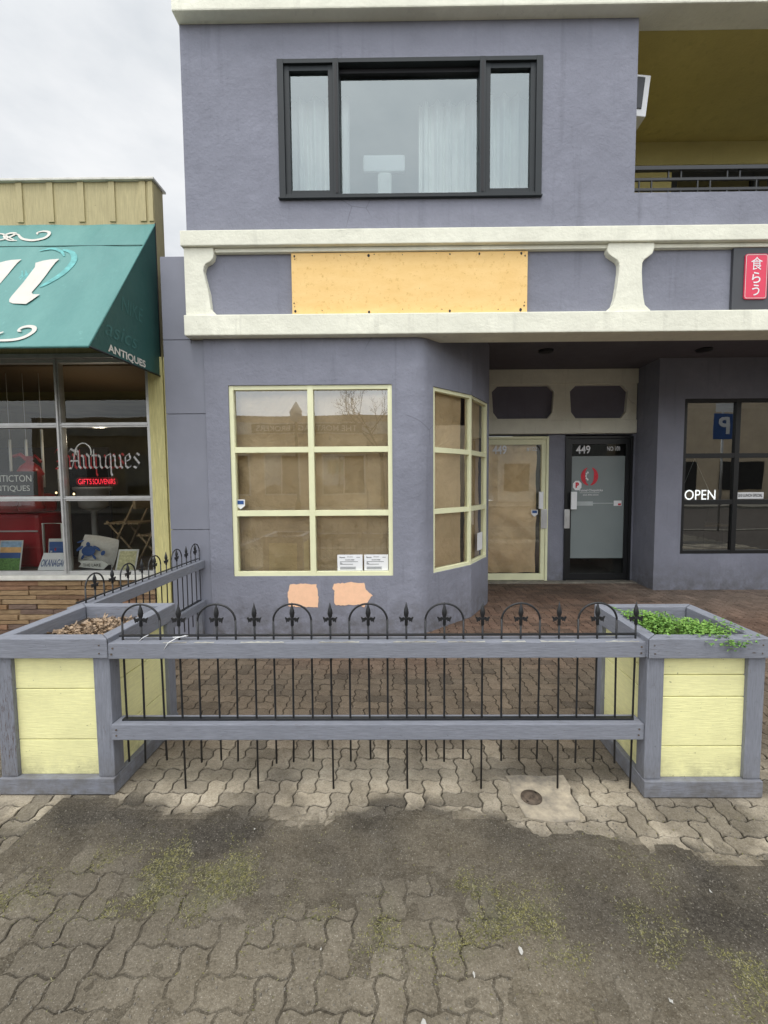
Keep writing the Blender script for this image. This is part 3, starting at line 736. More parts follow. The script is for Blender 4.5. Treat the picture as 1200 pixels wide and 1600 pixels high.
# doors
def door(x0, x1, mat, label, side, frame_w=.06):
    m = MB(); Y0, Y1 = 6.285, 6.345
    m.box(x0, x0+.035, Y0-.012, Y1, .012, 2.065); m.box(x1-.035, x1, Y0-.012, Y1, .012, 2.065); m.box(x0+.035, x1-.035, Y0-.009, Y1, 2.03, 2.065)
    a, b = x0+.038, x1-.038
    m.box(a, a+frame_w, Y0, Y1-.01, .02, 2.026); m.box(b-frame_w, b, Y0, Y1-.01, .02, 2.026)
    m.box(a+frame_w, b-frame_w, Y0+.003, Y1-.013, .02, .112); m.box(a+frame_w, b-frame_w, Y0+.003, Y1-.013, 1.952, 2.026)
    d = m.build('entrance_door', mat, bl, .002); d['label'] = label
    p = MB(); p.face([(a+frame_w, 6.31, .112), (b-frame_w, 6.31, .112), (b-frame_w, 6.31, 1.952), (a+frame_w, 6.31, 1.952)]); p.build('pane', M['g_front'] if side > 0 else M['g_shop'], d)
    return d, a+frame_w, b-frame_w
dy, ya, yb = door(1.07, 2.047, M['frame_y'], 'pale yellow framed door papered over in brown', 1)
dk, ka, kb = door(2.284, 3.228, M['frame_k'], 'black framed door with frosted film', -1, .055)
boxpart('handle', M['white'], dy, 1.895, 1.955, 6.20, 6.225, 1.05, 1.29); boxpart('lock_plate', M['steel'], dy, 1.945, 2.03, 6.262, 6.272, .765, 1.04)
boxpart('handle', M['white'], dk, 2.345, 2.425, 6.20, 6.225, 1.04, 1.285); boxpart('lock_plate', M['steel'], dk, 2.275, 2.352, 6.262, 6.272, .765, 1.035)
for d_, xa in ((dy, 1.925), (dk, 2.385)):
    for z in (1.09, 1.25):
        m = MB(); m.tube([(xa, 6.225, z), (xa, 6.29, z)], .009, 8); m.build('bolt', M['steel'], d_)
for d_, xa in ((dy, 1.985), (dk, 2.315)):
    m = MB(); m.tube([(xa, 6.262, .90), (xa, 6.252, .90)], .016, 12); m.build('lock_cylinder', M['steel'], d_)
text('449', (1.36, 6.305, 1.882), .20, .125, M['white'], dy, 'house_number', .02); text('#102', (1.815, 6.305, 1.89), .15, .065, M['white'], dy, 'unit_number', .008)
text('449', (2.54, 6.305, 1.878), .20, .115, M['white'], dk, 'house_number', .02); text('NO 101', (2.965, 6.305, 1.89), .18, .062, M['white'], dk, 'unit_number', .008)
m = MB(); m.face([(ka+.003, 6.306, .33), (kb-.003, 6.306, .33), (kb-.003, 6.306, 1.785), (ka+.003, 6.306, 1.785)]); film = m.build('frosted_film', M['frost'], dk)
# emblem: two opposed crescents
for sgn in (-1, 1):
    lg = MB()
    n = 22; outp = []; inp = []
    for k in range(n+1):
        a = R(72-155*k/n)
        outp.append((2.635+sgn*.122*math.cos(a), 1.50+.13*math.sin(a)))
        th = .058*math.sin(math.pi*(k+.8)/(n+1.6))+.004
        inp.append((2.635+sgn*(.122-th)*math.cos(a), 1.50+(.13-th)*math.sin(a)))
    for k in range(n): q = [outp[k], outp[k+1], inp[k+1], inp[k]]; lg.face([(x, 6.301, z) for x, z in (q if sgn < 0 else q[::-1])])
    lg.build('emblem', M['redlogo'], dk)
lw = MB()
for k in range(5):
    a = R(100+40*k); x, z = 2.61+.03*math.cos(a), 1.50+.05*math.sin(a); lw.face([(x-.008, 6.298, z), (x+.010, 6.298, z-.012), (x+.016, 6.298, z+.012), (x-.002, 6.298, z+.022)])
lw.build('emblem_detail', M['white'], dk)
text('Tunnel Chopsticks', (2.655, 6.301, 1.300), .34, .042, M['white'], dk, bold=.015)
m = MB(); m.box(2.50, 2.78, 6.300, 6.302, 1.266, 1.270); m.build('underline', M['white'], dk)
text('250.490.5554', (2.655, 6.301, 1.238), .22, .022, M['white'], dk)
m = MB(); m.tube([(2.40, 6.295, 1.30), (2.40, 6.30, 1.30)], .001, 6)
m = MB()
for k in range(8): pass
oc = [(2.462+.066*math.cos(R(22.5+45*k)), 6.2985, 1.372+.073*math.sin(R(22.5+45*k))) for k in range(8)]
m.face(oc); stk = m.build('sticker', M['white'], dk)
text('P', (2.462, 6.2955, 1.378), .05, .075, M['redlogo'], stk, bold=.06)
m = MB(); m.box(2.43, 2.70, 6.335, 6.365, 1.085, 1.15); m.box(2.70, 2.98, 6.34, 6.36, 1.115, 1.13); m.build('push_bar', M['white'], dk)
m = MB(); m.box(2.432, 2.69, 6.299, 6.302, 1.085, 1.145); m.box(2.69, 2.975, 6.299, 6.302, 1.112, 1.124); m.build('bar_outline', plain('pale_film', (.42, .46, .46), .4), dk)
m = MB(); m.box(2.985, 3.095, 6.298, 6.3015, 1.08, 1.155); pn = m.build('notice', M['white'], dk)
m = MB(); m.box(3.045, 3.085, 6.294, 6.297, 1.088, 1.115); m.build('print', M['redlogo'], pn)
def badge(x, y, z, s, parent=None):
    m = MB(); m.face([(x+s*a, y, z+s*b) for a, b in ((-1, 1), (1, 1), (1, -.4), (0, -1.2), (-1, -.4))][::-1]); o = m.build('security_badge', M['white'], parent)
    m = MB(); m.face([(x+s*.75*a, y-.0015, z+s*.75*b) for a, b in ((-1, 1), (1, 1), (1, -.1), (-1, -.1))][::-1]); m.build('print', M['blue'], o); return o
badge(1.865, 6.302, .985, .045, dy)
# downlights
for x in (1.70, 3.57):
    dl = MB(); dl.lathe((x, 5.38, 2.965), [(.055, 0), (.085, 0), (.088, .02), (.05, .02), (.05, .019)], 20); d = dl.build('downlight', M['black'], bl)
# restaurant window
o5 = (3.60, 5.75)
m, vt = framegrid(o5, (1, 0), 3.2, .475, 2.475, [.70, 1.45, 2.2], [1.15, 1.75], .045, .06, .015, .08)
rw = m.build('restaurant_window', M['frame_k'], bl, .002); panes(rw, o5, (1, 0), vt, [1.15, 1.75], .475, 2.475, .045, .06, .045, M['g_dark'])
# dark interior shells behind storefront and restaurant
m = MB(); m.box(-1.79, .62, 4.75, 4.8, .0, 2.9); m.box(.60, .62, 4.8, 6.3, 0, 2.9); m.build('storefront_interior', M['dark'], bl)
def room(name, x0, x1, y0, y1, z0, z1, mat, parent, floor=None):
    m = MB()
    m.face([(x0, y1, z0), (x1, y1, z0), (x1, y1, z1), (x0, y1, z1)]); m.face([(x0, y0, z0), (x0, y1, z0), (x0, y1, z1), (x0, y0, z1)])
    m.face([(x1, y0, z0), (x1, y0, z1), (x1, y1, z1), (x1, y1, z0)]); m.face([(x0, y0, z1), (x0, y1, z1), (x1, y1, z1), (x1, y0, z1)])
    m.face([(x0, y0, z0), (x1, y0, z0), (x1, y1, z0), (x0, y1, z0)])
    return m.build(name, mat, parent)
room('restaurant_interior', 3.4, 8.1, 5.88, 9.2, .0, 2.9, plain('restaurant_room', (.08, .075, .07), .9), bl)
room('lobby_interior', 2.2, 3.3, 6.46, 9.0, 0, 2.9, plain('lobby_room', (.22, .22, .21), .9), bl)

# ------------------------------------------------------------------ things on the purple building
sb = empty('sign_board', (.06, 4.05, 2.92))
m = MB(); m.box(-.988, 1.108, 4.052, 4.078, 2.92, 3.462); m.build('board', M['ply'], sb, .002)
m = MB()
for x, z, s in [(-.96, 3.435, 1), (-.955, 3.41, .6), (-.80, 3.44, .5), (-.30, 3.435, 1.3), (-.25, 3.445, .5), (.0, 3.44, .5), (.3, 3.445, .4), (.42, 3.44, .8), (.68, 3.44, 1.1), (.9, 3.435, .5), (1.05, 3.44, 1.2), (1.085, 3.42, .8), (-.96, 2.96, 1.2), (-.97, 3.03, .7), (-.965, 3.0, .5), (-.72, 2.965, .5), (-.30, 2.945, 1.5), (.0, 2.97, .4), (.35, 2.965, .5), (.42, 2.95, 1.3), (.85, 2.96, .5), (1.05, 2.955, 1.5), (1.08, 2.99, .8), (1.085, 3.02, .5), (-.55, 3.44, .5), (.15, 3.15, .3)]:
    r = .0095*s; m = MB(); m.face([(x+r*math.cos(R(60*k+20))*rng.uniform(.7, 1.1), 4.0505, z+r*1.2*math.sin(R(60*k+20))) for k in range(6)]); m.build('nail_hole', M['black'], sb)
tag(sb, 'blank orange yellow plywood sign board on the fascia with screw holes', 'sign board')
rs = empty('restaurant_sign', (3.6, 4.04, 2.93))
m = MB(); m.box(2.912, 4.9, 4.045, 4.077, 2.925, 3.464); m.build('board', M['darkgrey'], rs, .002)
m = MB()
def rrect(x0, x1, z0, z1, r, n=5):
    out = []
    for cx, cz, a0 in ((x1-r, z0+r, -90), (x1-r, z1-r, 0), (x0+r, z1-r, 90), (x0+r, z0+r, 180)):
        for k in range(n+1): a = R(a0+90*k/n); out.append((cx+r*math.cos(a), cz+r*math.sin(a)))
    return out
m.prism(rrect(3.008, 3.206, 3.022, 3.407, .022), 4.034, 4.046); plt = m.build('red_plate', M['redsign'], rs)
ro = rrect(3.014, 3.200, 3.028, 3.401, .018); ri = rrect(3.018, 3.196, 3.032, 3.397, .015); m = MB()
for k in range(len(ro)):
    a, b, c, d = ro[k], ro[(k+1) % len(ro)], ri[(k+1) % len(ri)], ri[k]; m.face([(q[0], 4.0325, q[1]) for q in (a, b, c, d)])
m.build('outline', M['offwhite'], plt)
for ch, z, w_, h_ in (('食', 3.325, .100, .110), ('ら', 3.205, .075, .095), ('う', 3.098, .065, .095)):
    text(ch, (3.108, 4.032, z), w_, h_, M['white'], plt, bold=0 if ch == '食' else .012)
tag(rs, 'dark grey sign with a pinkish red plate of Japanese characters', 'sign')

# kraft paper sheets
def sheet(o, d, L, z0, z1, v, label, seed, amp=.020, fold=True):
    d = Vector(d).normalized(); n = Vector((-d.y, d.x)); o = Vector(o); m = MB(); nx = max(4, int(L/.02)); nz = int((z1-z0)/.02)
    for j in range(nz+1):
        for i in range(nx+1):
            u = L*i/nx; z = z0+(z1-z0)*j/nz
            q = Vector((u*1.6+seed*3.1, z*1.6, seed))
            w = noise.noise(q*1.3)*1.6*amp+abs(noise.noise(q*2.7))*1.6*amp+abs(noise.noise(Vector((u*3+z*2.6+seed, z*.9-u, seed))))*amp*2.0
            p = o+d*u+n*(v+w); m.v.append((p.x, p.y, z))
    for j in range(nz):
        for i in range(nx):
            a = j*(nx+1)+i; m.f.append((a, a+1, a+nx+2, a+nx+1)); m.c.append(None); m.sm.append(True)
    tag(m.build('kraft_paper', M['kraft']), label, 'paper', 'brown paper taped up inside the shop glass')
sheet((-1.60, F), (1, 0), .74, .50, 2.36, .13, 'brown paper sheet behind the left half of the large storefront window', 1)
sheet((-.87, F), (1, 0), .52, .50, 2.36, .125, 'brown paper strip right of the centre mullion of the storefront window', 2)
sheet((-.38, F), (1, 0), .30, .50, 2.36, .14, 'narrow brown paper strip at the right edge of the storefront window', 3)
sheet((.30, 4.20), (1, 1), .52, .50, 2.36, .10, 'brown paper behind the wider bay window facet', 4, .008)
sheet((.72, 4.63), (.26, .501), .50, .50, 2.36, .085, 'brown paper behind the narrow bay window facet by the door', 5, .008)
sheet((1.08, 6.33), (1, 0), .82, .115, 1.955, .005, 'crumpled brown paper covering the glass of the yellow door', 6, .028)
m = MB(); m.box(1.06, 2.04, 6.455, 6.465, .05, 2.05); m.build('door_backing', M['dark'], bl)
m = MB(); m.obox((.28, 4.182), (1, 1), 0, .70, .125, .13, .45, 2.42); m.obox((.707, 4.609), (.26, .501), -.02, .60, .121, .126, .45, 2.42); m.build('bay_backing', M['dark'], bl)  # dark sheets added so no sky shows through the gaps beside the paper
# permits in the window
def permit(x0, x1, z0, z1, y, label):
    o = empty('permit_notice', ((x0+x1)/2, y, z0)); m = MB(); m.face([(x0, y, z0), (x1, y, z0), (x1, y, z1), (x0, y, z1)]); m.build('sheet', M['white'], o)
    W_ = x1-x0; H = z1-z0
    text('ISSUED', (x0+W_*.5, y-.002, z1-H*.14), W_*.22, H*.05, M['black'], o); text('Permit', (x0+W_*.2, y-.002, z1-H*.17), W_*.22, H*.08, M['black'], o, bold=.02)
    text('BUILDING PERMIT', (x0+W_*.5, y-.002, z1-H*.33), W_*.36, H*.06, M['black'], o, bold=.02)
    m = MB()
    for k, (a, b, t) in enumerate(((.1, .82, .44), (.1, .16, .50), (.1, .2, .55), (.1, .62, .60), (.1, .74, .78), (.1, .72, .84), (.1, .74, .90), (.76, .90, .17))): m.face([(x0+W_*a, y-.002, z1-H*(t+.012)), (x0+W_*b, y-.002, z1-H*(t+.012)), (x0+W_*b, y-.002, z1-H*(t-.012)), (x0+W_*a, y-.002, z1-H*(t-.012))])
    m.build('print', M['darkgrey'], o)
    tag(o, label, 'notice')
permit(-.629, -.392, .600, .752, F+.040, 'left of two white permit notices in the storefront window corner')
permit(-.376, -.150, .600, .752, F+.040, 'right of two white permit notices in the storefront window corner')
pb = MB(); 
def on3(u, z): d = Vector(d3).normalized(); n = Vector((-d.y, d.x)); p = Vector(o3)+d*u+n*.035; return (p.x, p.y, z)
pb.face([on3(.30, .66), on3(.49, .66), on3(.49, .86), on3(.30, .86)]); o = pb.build('permit_notice', M['white'])
m = MB()
for k, z in enumerate((.83, .81, .77, .74, .71)): m.face([tuple(Vector(on3(.32, z))+Vector((-.002, -.001, 0))), tuple(Vector(on3(.46, z))+Vector((-.002, -.001, 0))), tuple(Vector(on3(.46, z+.008))+Vector((-.002, -.001, 0))), tuple(Vector(on3(.32, z+.008))+Vector((-.002, -.001, 0)))])
m.build('print', M['darkgrey'], o)
tag(o, 'white permit notice in the bay window facet beside the yellow door', 'notice')
tag(badge(-1.53, F+.040, 1.235, .042), 'small blue and white security badge on the storefront glass', 'sticker')

# restaurant window things
on = empty('neon_sign', (3.84, 5.83, 1.17))
text('OPEN', (3.868, 5.80, 1.245), .40, .13, M['neon_w'], on, 'neon_tube', .004)
m = MB()
for x in (3.66, 4.0): m.tube([(3.82, 5.86, 1.72), (x, 5.84, 1.32)], .003, 5)
m.build('hanging_wire', M['offwhite'], on); tag(on, 'glowing white OPEN sign hung by wires in the restaurant window', 'neon sign')
ls = empty('lunch_sign', (4.52, 5.79, 1.19)); boxpart('board', M['white'], ls, 4.335, 4.68, 5.785, 5.79, 1.19, 1.275, bevel=0)
text('$10 LUNCH SPECIAL', (4.507, 5.781, 1.232), .31, .045, M['black'], ls, bold=.01); tag(ls, 'white strip sign reading $10 LUNCH SPECIAL in the restaurant window', 'sign')
def rest_chair():
    c = empty('dining_chair', (3.95, 6.25, 0)); m = MB(); m.prism([(3.70, 1.25), (3.68, 1.12), (3.76, .75), (3.78, .45), (4.12, .45), (4.14, .75), (4.22, 1.12), (4.20, 1.25)][::-1], 6.1, 6.14); m.build('backrest', M['black'], c, .01)
    boxpart('seat', M['black'], c, 3.72, 4.18, 6.14, 6.58, .42, .48, bevel=.01)
    for x in (3.74, 4.13):
        for y in (6.15, 6.53): boxpart('leg', M['black'], c, x, x+.035, y, y+.035, 0, .42)
    m = MB(); m.prism([(3.86, 1.165), (3.90, 1.115), (4.10, 1.115), (4.14, 1.165)][::-1], 6.085, 6.098); m.build('hand_slot', M['offwhite'], c, .002); tag(c, 'black high back chair inside the restaurant window', 'chair')
rest_chair()
tb = empty('restaurant_table', (4.2, 6.75, 0)); boxpart('tabletop', M['timber'], tb, 3.9, 4.9, 6.66, 7.2, .74, .77)
for x in (3.95, 4.8):
    for y in (6.7, 7.12): boxpart('leg', M['black'], tb, x, x+.04, y, y+.04, 0, .74)
tag(tb, 'small timber topped table behind the restaurant window', 'table')
m = MB(); m.lathe((4.22, 6.72, .77), [(.035, 0), (.035, .15), (.012, .2), (.008, .26)], 12); tag(m.build('sauce_bottle', M['redpaint']), 'red sauce bottle with a thin spout on the restaurant table', 'bottle')
m = MB(); m.lathe((4.40, 6.72, .77), [(.04, 0), (.035, .05), (.014, .08), (.012, .11)], 12); tag(m.build('soy_jug', M['white']), 'white squat jug on the restaurant table beside the red bottle', 'jug')
m = MB(); m.lathe((4.55, 6.72, .77), [(.035, 0), (.03, .06), (.012, .10), (.012, .15)], 12); tag(m.build('soy_jug', M['offwhite']), 'taller white jug on the restaurant table at the right', 'jug')

# ------------------------------------------------------------------ antique shop
sh = empty('antique_shop_building', (-3.6, 4.25, 0))
tag(sh, 'low ochre sided antique shop with silver windows and stone base', 'building')
NY = 4.25
m = MB(); m.box(-9, -2.30, NY, NY+.16, 2.62, 4.215)
m.build('siding', M['siding'], sh)
m = MB(); m.box(-9.05, -2.28, NY-.035, NY+.19, 4.217, 4.238); m.build('roof_edge', M['roof'], sh, .004)
x = -2.365
m = MB(); m.box(-2.345, -2.303, NY-.012, NY-.0005, 3.86, 4.214); m.build('batten', M['siding'], sh)
while x > -9: m = MB(); m.box(x-.005-.055, x-.005, NY-.012, NY-.0005, 3.86, 4.214); m.build('batten', M['siding'], sh); x -= .287
m = MB(); m.box(-9, -2.31, NY+.17, 10, 2.9, 3.6); m.build('roof', M['roof'], sh)
m = MB(); m.box(-9, -2.28, NY+.3, 10, 3.61, 3.63); 
pm_ = MB(); pm_.box(-2.422, -2.36, NY-.01, NY+.12, 0, 2.62); pm_.box(-2.357, -2.27, NY-.03, NY+.12, 0, 2.62); pm_.box(-2.267, -2.20, NY-.015, NY+.12, 0, 2.62)
pm_.build('corner_post', M['post'], sh, .003)
# stone base
sm = MB(); z = 0.0; k = 0
while z < .5:
    h = rng.choice([.042, .05, .05, .056]); x = -6.0-rng.random()*.3
    if z+h > .5: h = .5-z
    while x < -2.43:
        l = rng.uniform(.22, .46); x1 = min(x+l, -2.425); c = rng.choice([(.33, .20, .10), (.38, .26, .14), (.25, .155, .09), (.42, .30, .17), (.21, .145, .11), (.36, .21, .125)])
        y0 = NY-rng.uniform(.0, .025)
        j = lambda: rng.uniform(-.003, .003)
        if x1-x > .02 and h > .01: sm.hexa([(x+.004, y0+j(), z+.003), (x1-.004, y0+j(), z+.003), (x1-.004, NY+.06, z+.003), (x+.004, NY+.06, z+.003), (x+.004+j(), y0+j(), z+h-.004), (x1-.004+j(), y0+j(), z+h-.004), (x1-.004, NY+.06, z+h-.004), (x+.004, NY+.06, z+h-.004)], c)
        x = x1
    z += h
sm.build('stone_base', M['stone'], sh, .004)
boxpart('mortar_backing', M['dark'], sh, -9, -2.43, NY+.025, NY+.2, 0, .498, bevel=0)
# window
o6 = (-5.6, NY); LW = 3.185
m, vt = framegrid(o6, (1, 0), LW, .545, 2.615, [.47, 1.385, 2.30], [1.29, 1.995], .035, .045, -.005, .06)
sw = m.build('shop_window', M['alu'], sh, .002); panes(sw, o6, (1, 0), vt, [1.29, 1.995], .545, 2.615, .035, .045, .03, M['g_shop'])
m = MB()
for u in (1.385, 2.30): m.obox(o6, (1, 0), u-.008, u+.008, -.02, -.006, .56, 2.61)
for z_ in (1.29, 1.995): m.obox(o6, (1, 0), .03, LW-.03, -.013, -.0055, z_-.006, z_+.006)
m.build('frame_bead', M['alu'], sw, .001)
m = MB(); m.box(-5.7, -2.425, NY-.05, NY+.06, .50, .543); m.build('sill', M['roof'], sw, .004)
m = MB(); m.box(-5.7, -2.425, NY-.03, NY+.05, 2.617, 2.66); m.build('window_head', M['alu'], sw, .003)
room('shop_interior', -6.5, -2.32, NY+.12, NY+3.6, -.02, 2.63, plain('shop_wall', (.30, .25, .11), .9, var=.3, vs=2), sh)
m = MB(); m.box(-6.4, -2.33, NY+.07, NY+1.1, .50, .545); m.build('display_floor', M['floorw'], sh)
m = MB(); m.box(-6.4, -2.33, NY+.125, NY+1.3, 2.58, 2.62); m.build('display_ceiling', M['ceilw'], sh)
m = MB(); m.box(-6.4, -3.75, NY+1.35, NY+1.39, .0, 1.9); m.box(-3.1, -2.33, NY+1.8, NY+1.84, 0, 1.85); m.build('shop_partition', M['dark'], sh)
# awning
aw0 = Vector((0, NY, 3.84)); av = Vector((0, -.97, -1.41)); an = Vector((0, -.824, .567))
XA = -2.295
m = MB(); ns = 14; nx = 60
for j in range(ns+1):
    for i_ in range(nx+1):
        x = -8+(XA+8)*i_/nx; s = j/ns; sag = -.012*math.sin(math.pi*s)+.010*noise.noise(Vector((x*2.2, s*2.5, 2)))
        p = aw0+av*s+an*sag; m.v.append((x, p.y-.0, p.z))
for j in range(ns):
    for i_ in range(nx): a = j*(nx+1)+i_; m.f.append((a, a+nx+1, a+nx+2, a+1)); m.c.append(None); m.sm.append(True)
aw = m.build('awning', M['awn'], sh)
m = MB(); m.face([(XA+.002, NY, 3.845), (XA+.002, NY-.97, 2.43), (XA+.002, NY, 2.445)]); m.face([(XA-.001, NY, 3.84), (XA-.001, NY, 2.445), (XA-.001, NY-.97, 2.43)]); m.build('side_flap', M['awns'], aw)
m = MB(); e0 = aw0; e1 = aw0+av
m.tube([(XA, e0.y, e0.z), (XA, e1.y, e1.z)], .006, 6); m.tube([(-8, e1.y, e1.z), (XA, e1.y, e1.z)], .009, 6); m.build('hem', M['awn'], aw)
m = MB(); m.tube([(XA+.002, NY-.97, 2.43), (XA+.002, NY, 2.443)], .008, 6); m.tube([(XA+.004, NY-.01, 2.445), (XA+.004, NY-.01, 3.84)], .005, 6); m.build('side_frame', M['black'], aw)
def A(x, s, o=.006): p = aw0+av*s+an*(o-.012*math.sin(math.pi*max(0, min(1, s)))); return (x, p.y, p.z)
m = MB()
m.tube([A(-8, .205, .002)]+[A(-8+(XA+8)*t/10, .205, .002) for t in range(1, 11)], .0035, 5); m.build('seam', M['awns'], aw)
BL = [(-2.972, .327), (-3.05, .332), (-3.101, .341), (-3.156, .36), (-3.134, .398), (-3.138, .525), (-3.150, .63), (-3.149, .66), (-3.133, .68), (-3.095, .692), (-2.986, .697), (-2.955, .66), (-2.93, .622), (-2.989, .621), (-3.009, .605), (-2.996, .53), (-2.991, .461), (-2.990, .41), (-2.985, .36)]
def clone_shift(pts, dx): return [(x+dx, s) for x, s in pts]
def flat(polys, name, mat, o=.008):
    m = MB()
    for P_ in polys: m.face([A(x, s, o) for x, s in P_][::-1])
    return m.build(name, mat, aw)
flat([BL, clone_shift(BL, -.33), clone_shift(BL, -.80), clone_shift(BL, -1.15)], 'lettering', M['awnlet'])
def swash(pts, wd, m, o=.008):
    n = len(pts); L_ = []; Rr = []
    for k, (x, s) in enumerate(pts):
        a = pts[max(0, k-1)]; b = pts[min(n-1, k+1)]; dx, ds = b[0]-a[0], (b[1]-a[1])*1.71; l = math.hypot(dx, ds) or 1
        t = wd*(.35+.65*math.sin(math.pi*(k+.6)/(n+.2)))
        L_.append((x-ds/l*t, s+dx/l*t/1.71)); Rr.append((x+ds/l*t, s-dx/l*t/1.71))
    for k in range(n-1): m.face([A(*q, o) for q in (L_[k], Rr[k], Rr[k+1], L_[k+1])])
def spline(pts, n=6):
    out = []
    for k in range(len(pts)-1):
        p0, p1, p2, p3 = pts[max(0, k-1)], pts[k], pts[k+1], pts[min(len(pts)-1, k+2)]
        for j in range(n):
            t = j/n; out.append(tuple(.5*((2*p1[a])+(-p0[a]+p2[a])*t+(2*p0[a]-5*p1[a]+4*p2[a]-p3[a])*t*t+(-p0[a]+3*p1[a]-3*p2[a]+p3[a])*t**3) for a in (0, 1)))
    return out+[pts[-1]]
m = MB(); swash(spline([(-3.56, .088), (-3.50, .10), (-3.467, .122), (-3.42, .143), (-3.34, .155), (-3.288, .150), (-3.235, .134), (-3.216, .105), (-3.235, .078), (-3.29, .070), (-3.335, .083), (-3.32, .10)]), .016, m); m.build('flourish', M['awnlet'], aw)
m = MB(); swash(spline([(-3.70, .15), (-3.62, .145), (-3.56, .12), (-3.53, .09), (-3.58, .085), (-3.62, .11), (-3.55, .15), (-3.47, .155)]), .013, m); m.build('flourish', M['awnlet'], aw)
m = MB(); swash(spline([(-3.75, .10), (-3.66, .09), (-3.58, .12), (-3.50, .15)]), .010, m); m.build('flourish', M['awnlet'], aw)
m = MB(); swash(spline([(-3.15, .93), (-3.05, .955), (-2.95, .958), (-2.87, .953), (-2.81, .935), (-2.775, .90), (-2.79, .872), (-2.84, .862), (-2.885, .872), (-2.893, .892), (-2.868, .898)]), .017, m); m.build('flourish', M['awnlet'], aw)
m = MB(); swash(spline([(-3.10, .88), (-3.06, .92), (-3.0, .90)]), .012, m); m.build('flourish', M['awnlet'], aw)

m = MB(); swash(spline([(-3.0, .24), (-2.90, .27), (-2.84, .34), (-2.86, .44), (-2.93, .52), (-2.98, .56)]), .028, m, .004)
swash(spline([(-3.2, .25), (-3.1, .23), (-3.0, .26), (-2.95, .3)]), .015, m, .004)
for k in range(12): x = -3.23+.015*k; s0 = .40+.05*rng.random(); swash([(x, s0), (x+.03, s0+.03), (x+.02, s0+.06)], .006, m, .004)
m.build('faded_print', M['ghost2'], aw)
# lettering on the side flap, plane x = XA, text reads towards +y
sd = Matrix(((0, 0, 1), (1, 0, 0), (0, 1, 0)))
text('ANTIQUES', (XA+.006, NY-.515, 2.482), .50, .072, M['awnlet'], aw, 'side_lettering', .03, sd)
text('asics', (XA+.005, NY-.58, 2.64), .42, .12, M['ghost'], aw, 'faded_print', 0, sd, shear=.3)
text('NIKE', (XA+.005, NY-.42, 2.90), .30, .12, M['ghost'], aw, 'faded_print', 0, sd, shear=.2)

# purple infill panel between the two buildings
ip = MB()
for z0, z1, x1 in ((0, .995, -1.812), (1.0, 2.065, -1.812), (2.07, 2.73, -1.812), (2.735, 3.465, -1.93)): ip.box(-2.182, x1-.003, 4.092, 4.24, z0, z1)
o = ip.build('infill_panel', M['panel'], bl, .003)

# gothic window lettering drawn with a slanted pen
GL = {'A': [[(0, .02), (.2, .0), (.32, .5), (.45, 1.3)], [(.45, 1.3), (.66, 1.1), (.66, .15), (.8, .0)], [(.1, .5), (.62, .5)], [(0, 1.05), (.15, 1.3), (.4, 1.15)]],
      'n': [[(-.08, .88), (.05, .75), (.05, .13), (.18, 0)], [(.05, .7), (.25, .97), (.42, .78), (.42, .13), (.55, 0)]],
      't': [[(.05, 1.25), (.05, .13), (.2, 0), (.32, .1)], [(-.1, .85), (.28, .85)]],
      'i': [[(-.08, .88), (.05, .75), (.05, .13), (.18, 0)], [(.0, 1.15), (.08, 1.25)]],
      'q': [[(.4, .95), (.1, .8), (.05, .15), (.2, 0), (.42, .15)], [(.42, .95), (.42, -.35), (.5, -.5)]],
      'u': [[(-.08, .88), (.05, .75), (.05, .13), (.2, 0), (.42, .15)], [(.34, .88), (.42, .75), (.42, .13), (.55, 0)]],
      'e': [[(.4, .6), (.1, .45)], [(.4, .62), (.3, .95), (.05, .75), (.05, .15), (.2, 0), (.42, .12)]],
      's': [[(.42, .85), (.25, .98), (.05, .75), (.4, .3), (.2, .0), (0, .12)]]}
def gothic(word, x0, z0, xh, wd, y, mat, parent, name):
    m = MB(); x = x0; adv = {'A': .95, 'n': .70, 't': .42, 'i': .34, 'q': .66, 'u': .70, 'e': .58, 's': .55}
    nib = (.085*xh, .11*xh)
    for ch in word:
        for st_ in GL[ch]:
            for a, b in zip(st_, st_[1:]):
                p = (x+a[0]*wd, z0+a[1]*xh); q = (x+b[0]*wd, z0+b[1]*xh)
                m.face([(p[0], y, p[1]), (q[0], y, q[1]), (q[0]+nib[0], y, q[1]+nib[1]), (p[0]+nib[0], y, p[1]+nib[1])])
            y -= .0002
        x += adv[ch]*wd
    return m.build(name, mat, parent)
wl = empty('window_lettering', (-2.95, NY+.025, 1.5))
gothic('Antiques', -3.25, 1.575, .145, .145, NY+.026, plain('faded_white', (.40, .39, .37), .7, var=.5, vs=40), wl, 'white_lettering')
gothic('Antiques', -3.405, 1.575, .145, .142, NY+.055, M['redlet'], wl, 'red_lettering')
m = MB(); cc = []
for k in range(19): a = R(200-220*k/18); cc.append((-3.10+.075*math.cos(a), NY+.03, 1.74+.085*math.sin(a)))
m.tube(cc, .006, 5); m.build('ring', M['offwhite'], wl)
tag(wl, 'old gothic Antiques lettering in white and red on the shop glass', 'lettering')
nn_ = empty('neon_sign', (-3.060, NY+.10, 1.42))
text('GIFTS', (-3.145, NY+.09, 1.455), .135, .052, M['neon_r'], nn_, 'neon_tube', .0); text('SOUVENIRS', (-2.955, NY+.09, 1.455), .225, .052, M['neon_r'], nn_, 'neon_tube', .0)
m = MB(); pr = rrect(-3.23, -2.825, 1.42, 1.49, .03); m.tube([(x, NY+.095, z) for x, z in pr+[pr[0]]], .0022, 5); m.build('neon_border', M['redlet'], nn_)
tag(nn_, 'glowing red GIFTS SOUVENIRS neon sign in the antique shop window', 'neon sign')
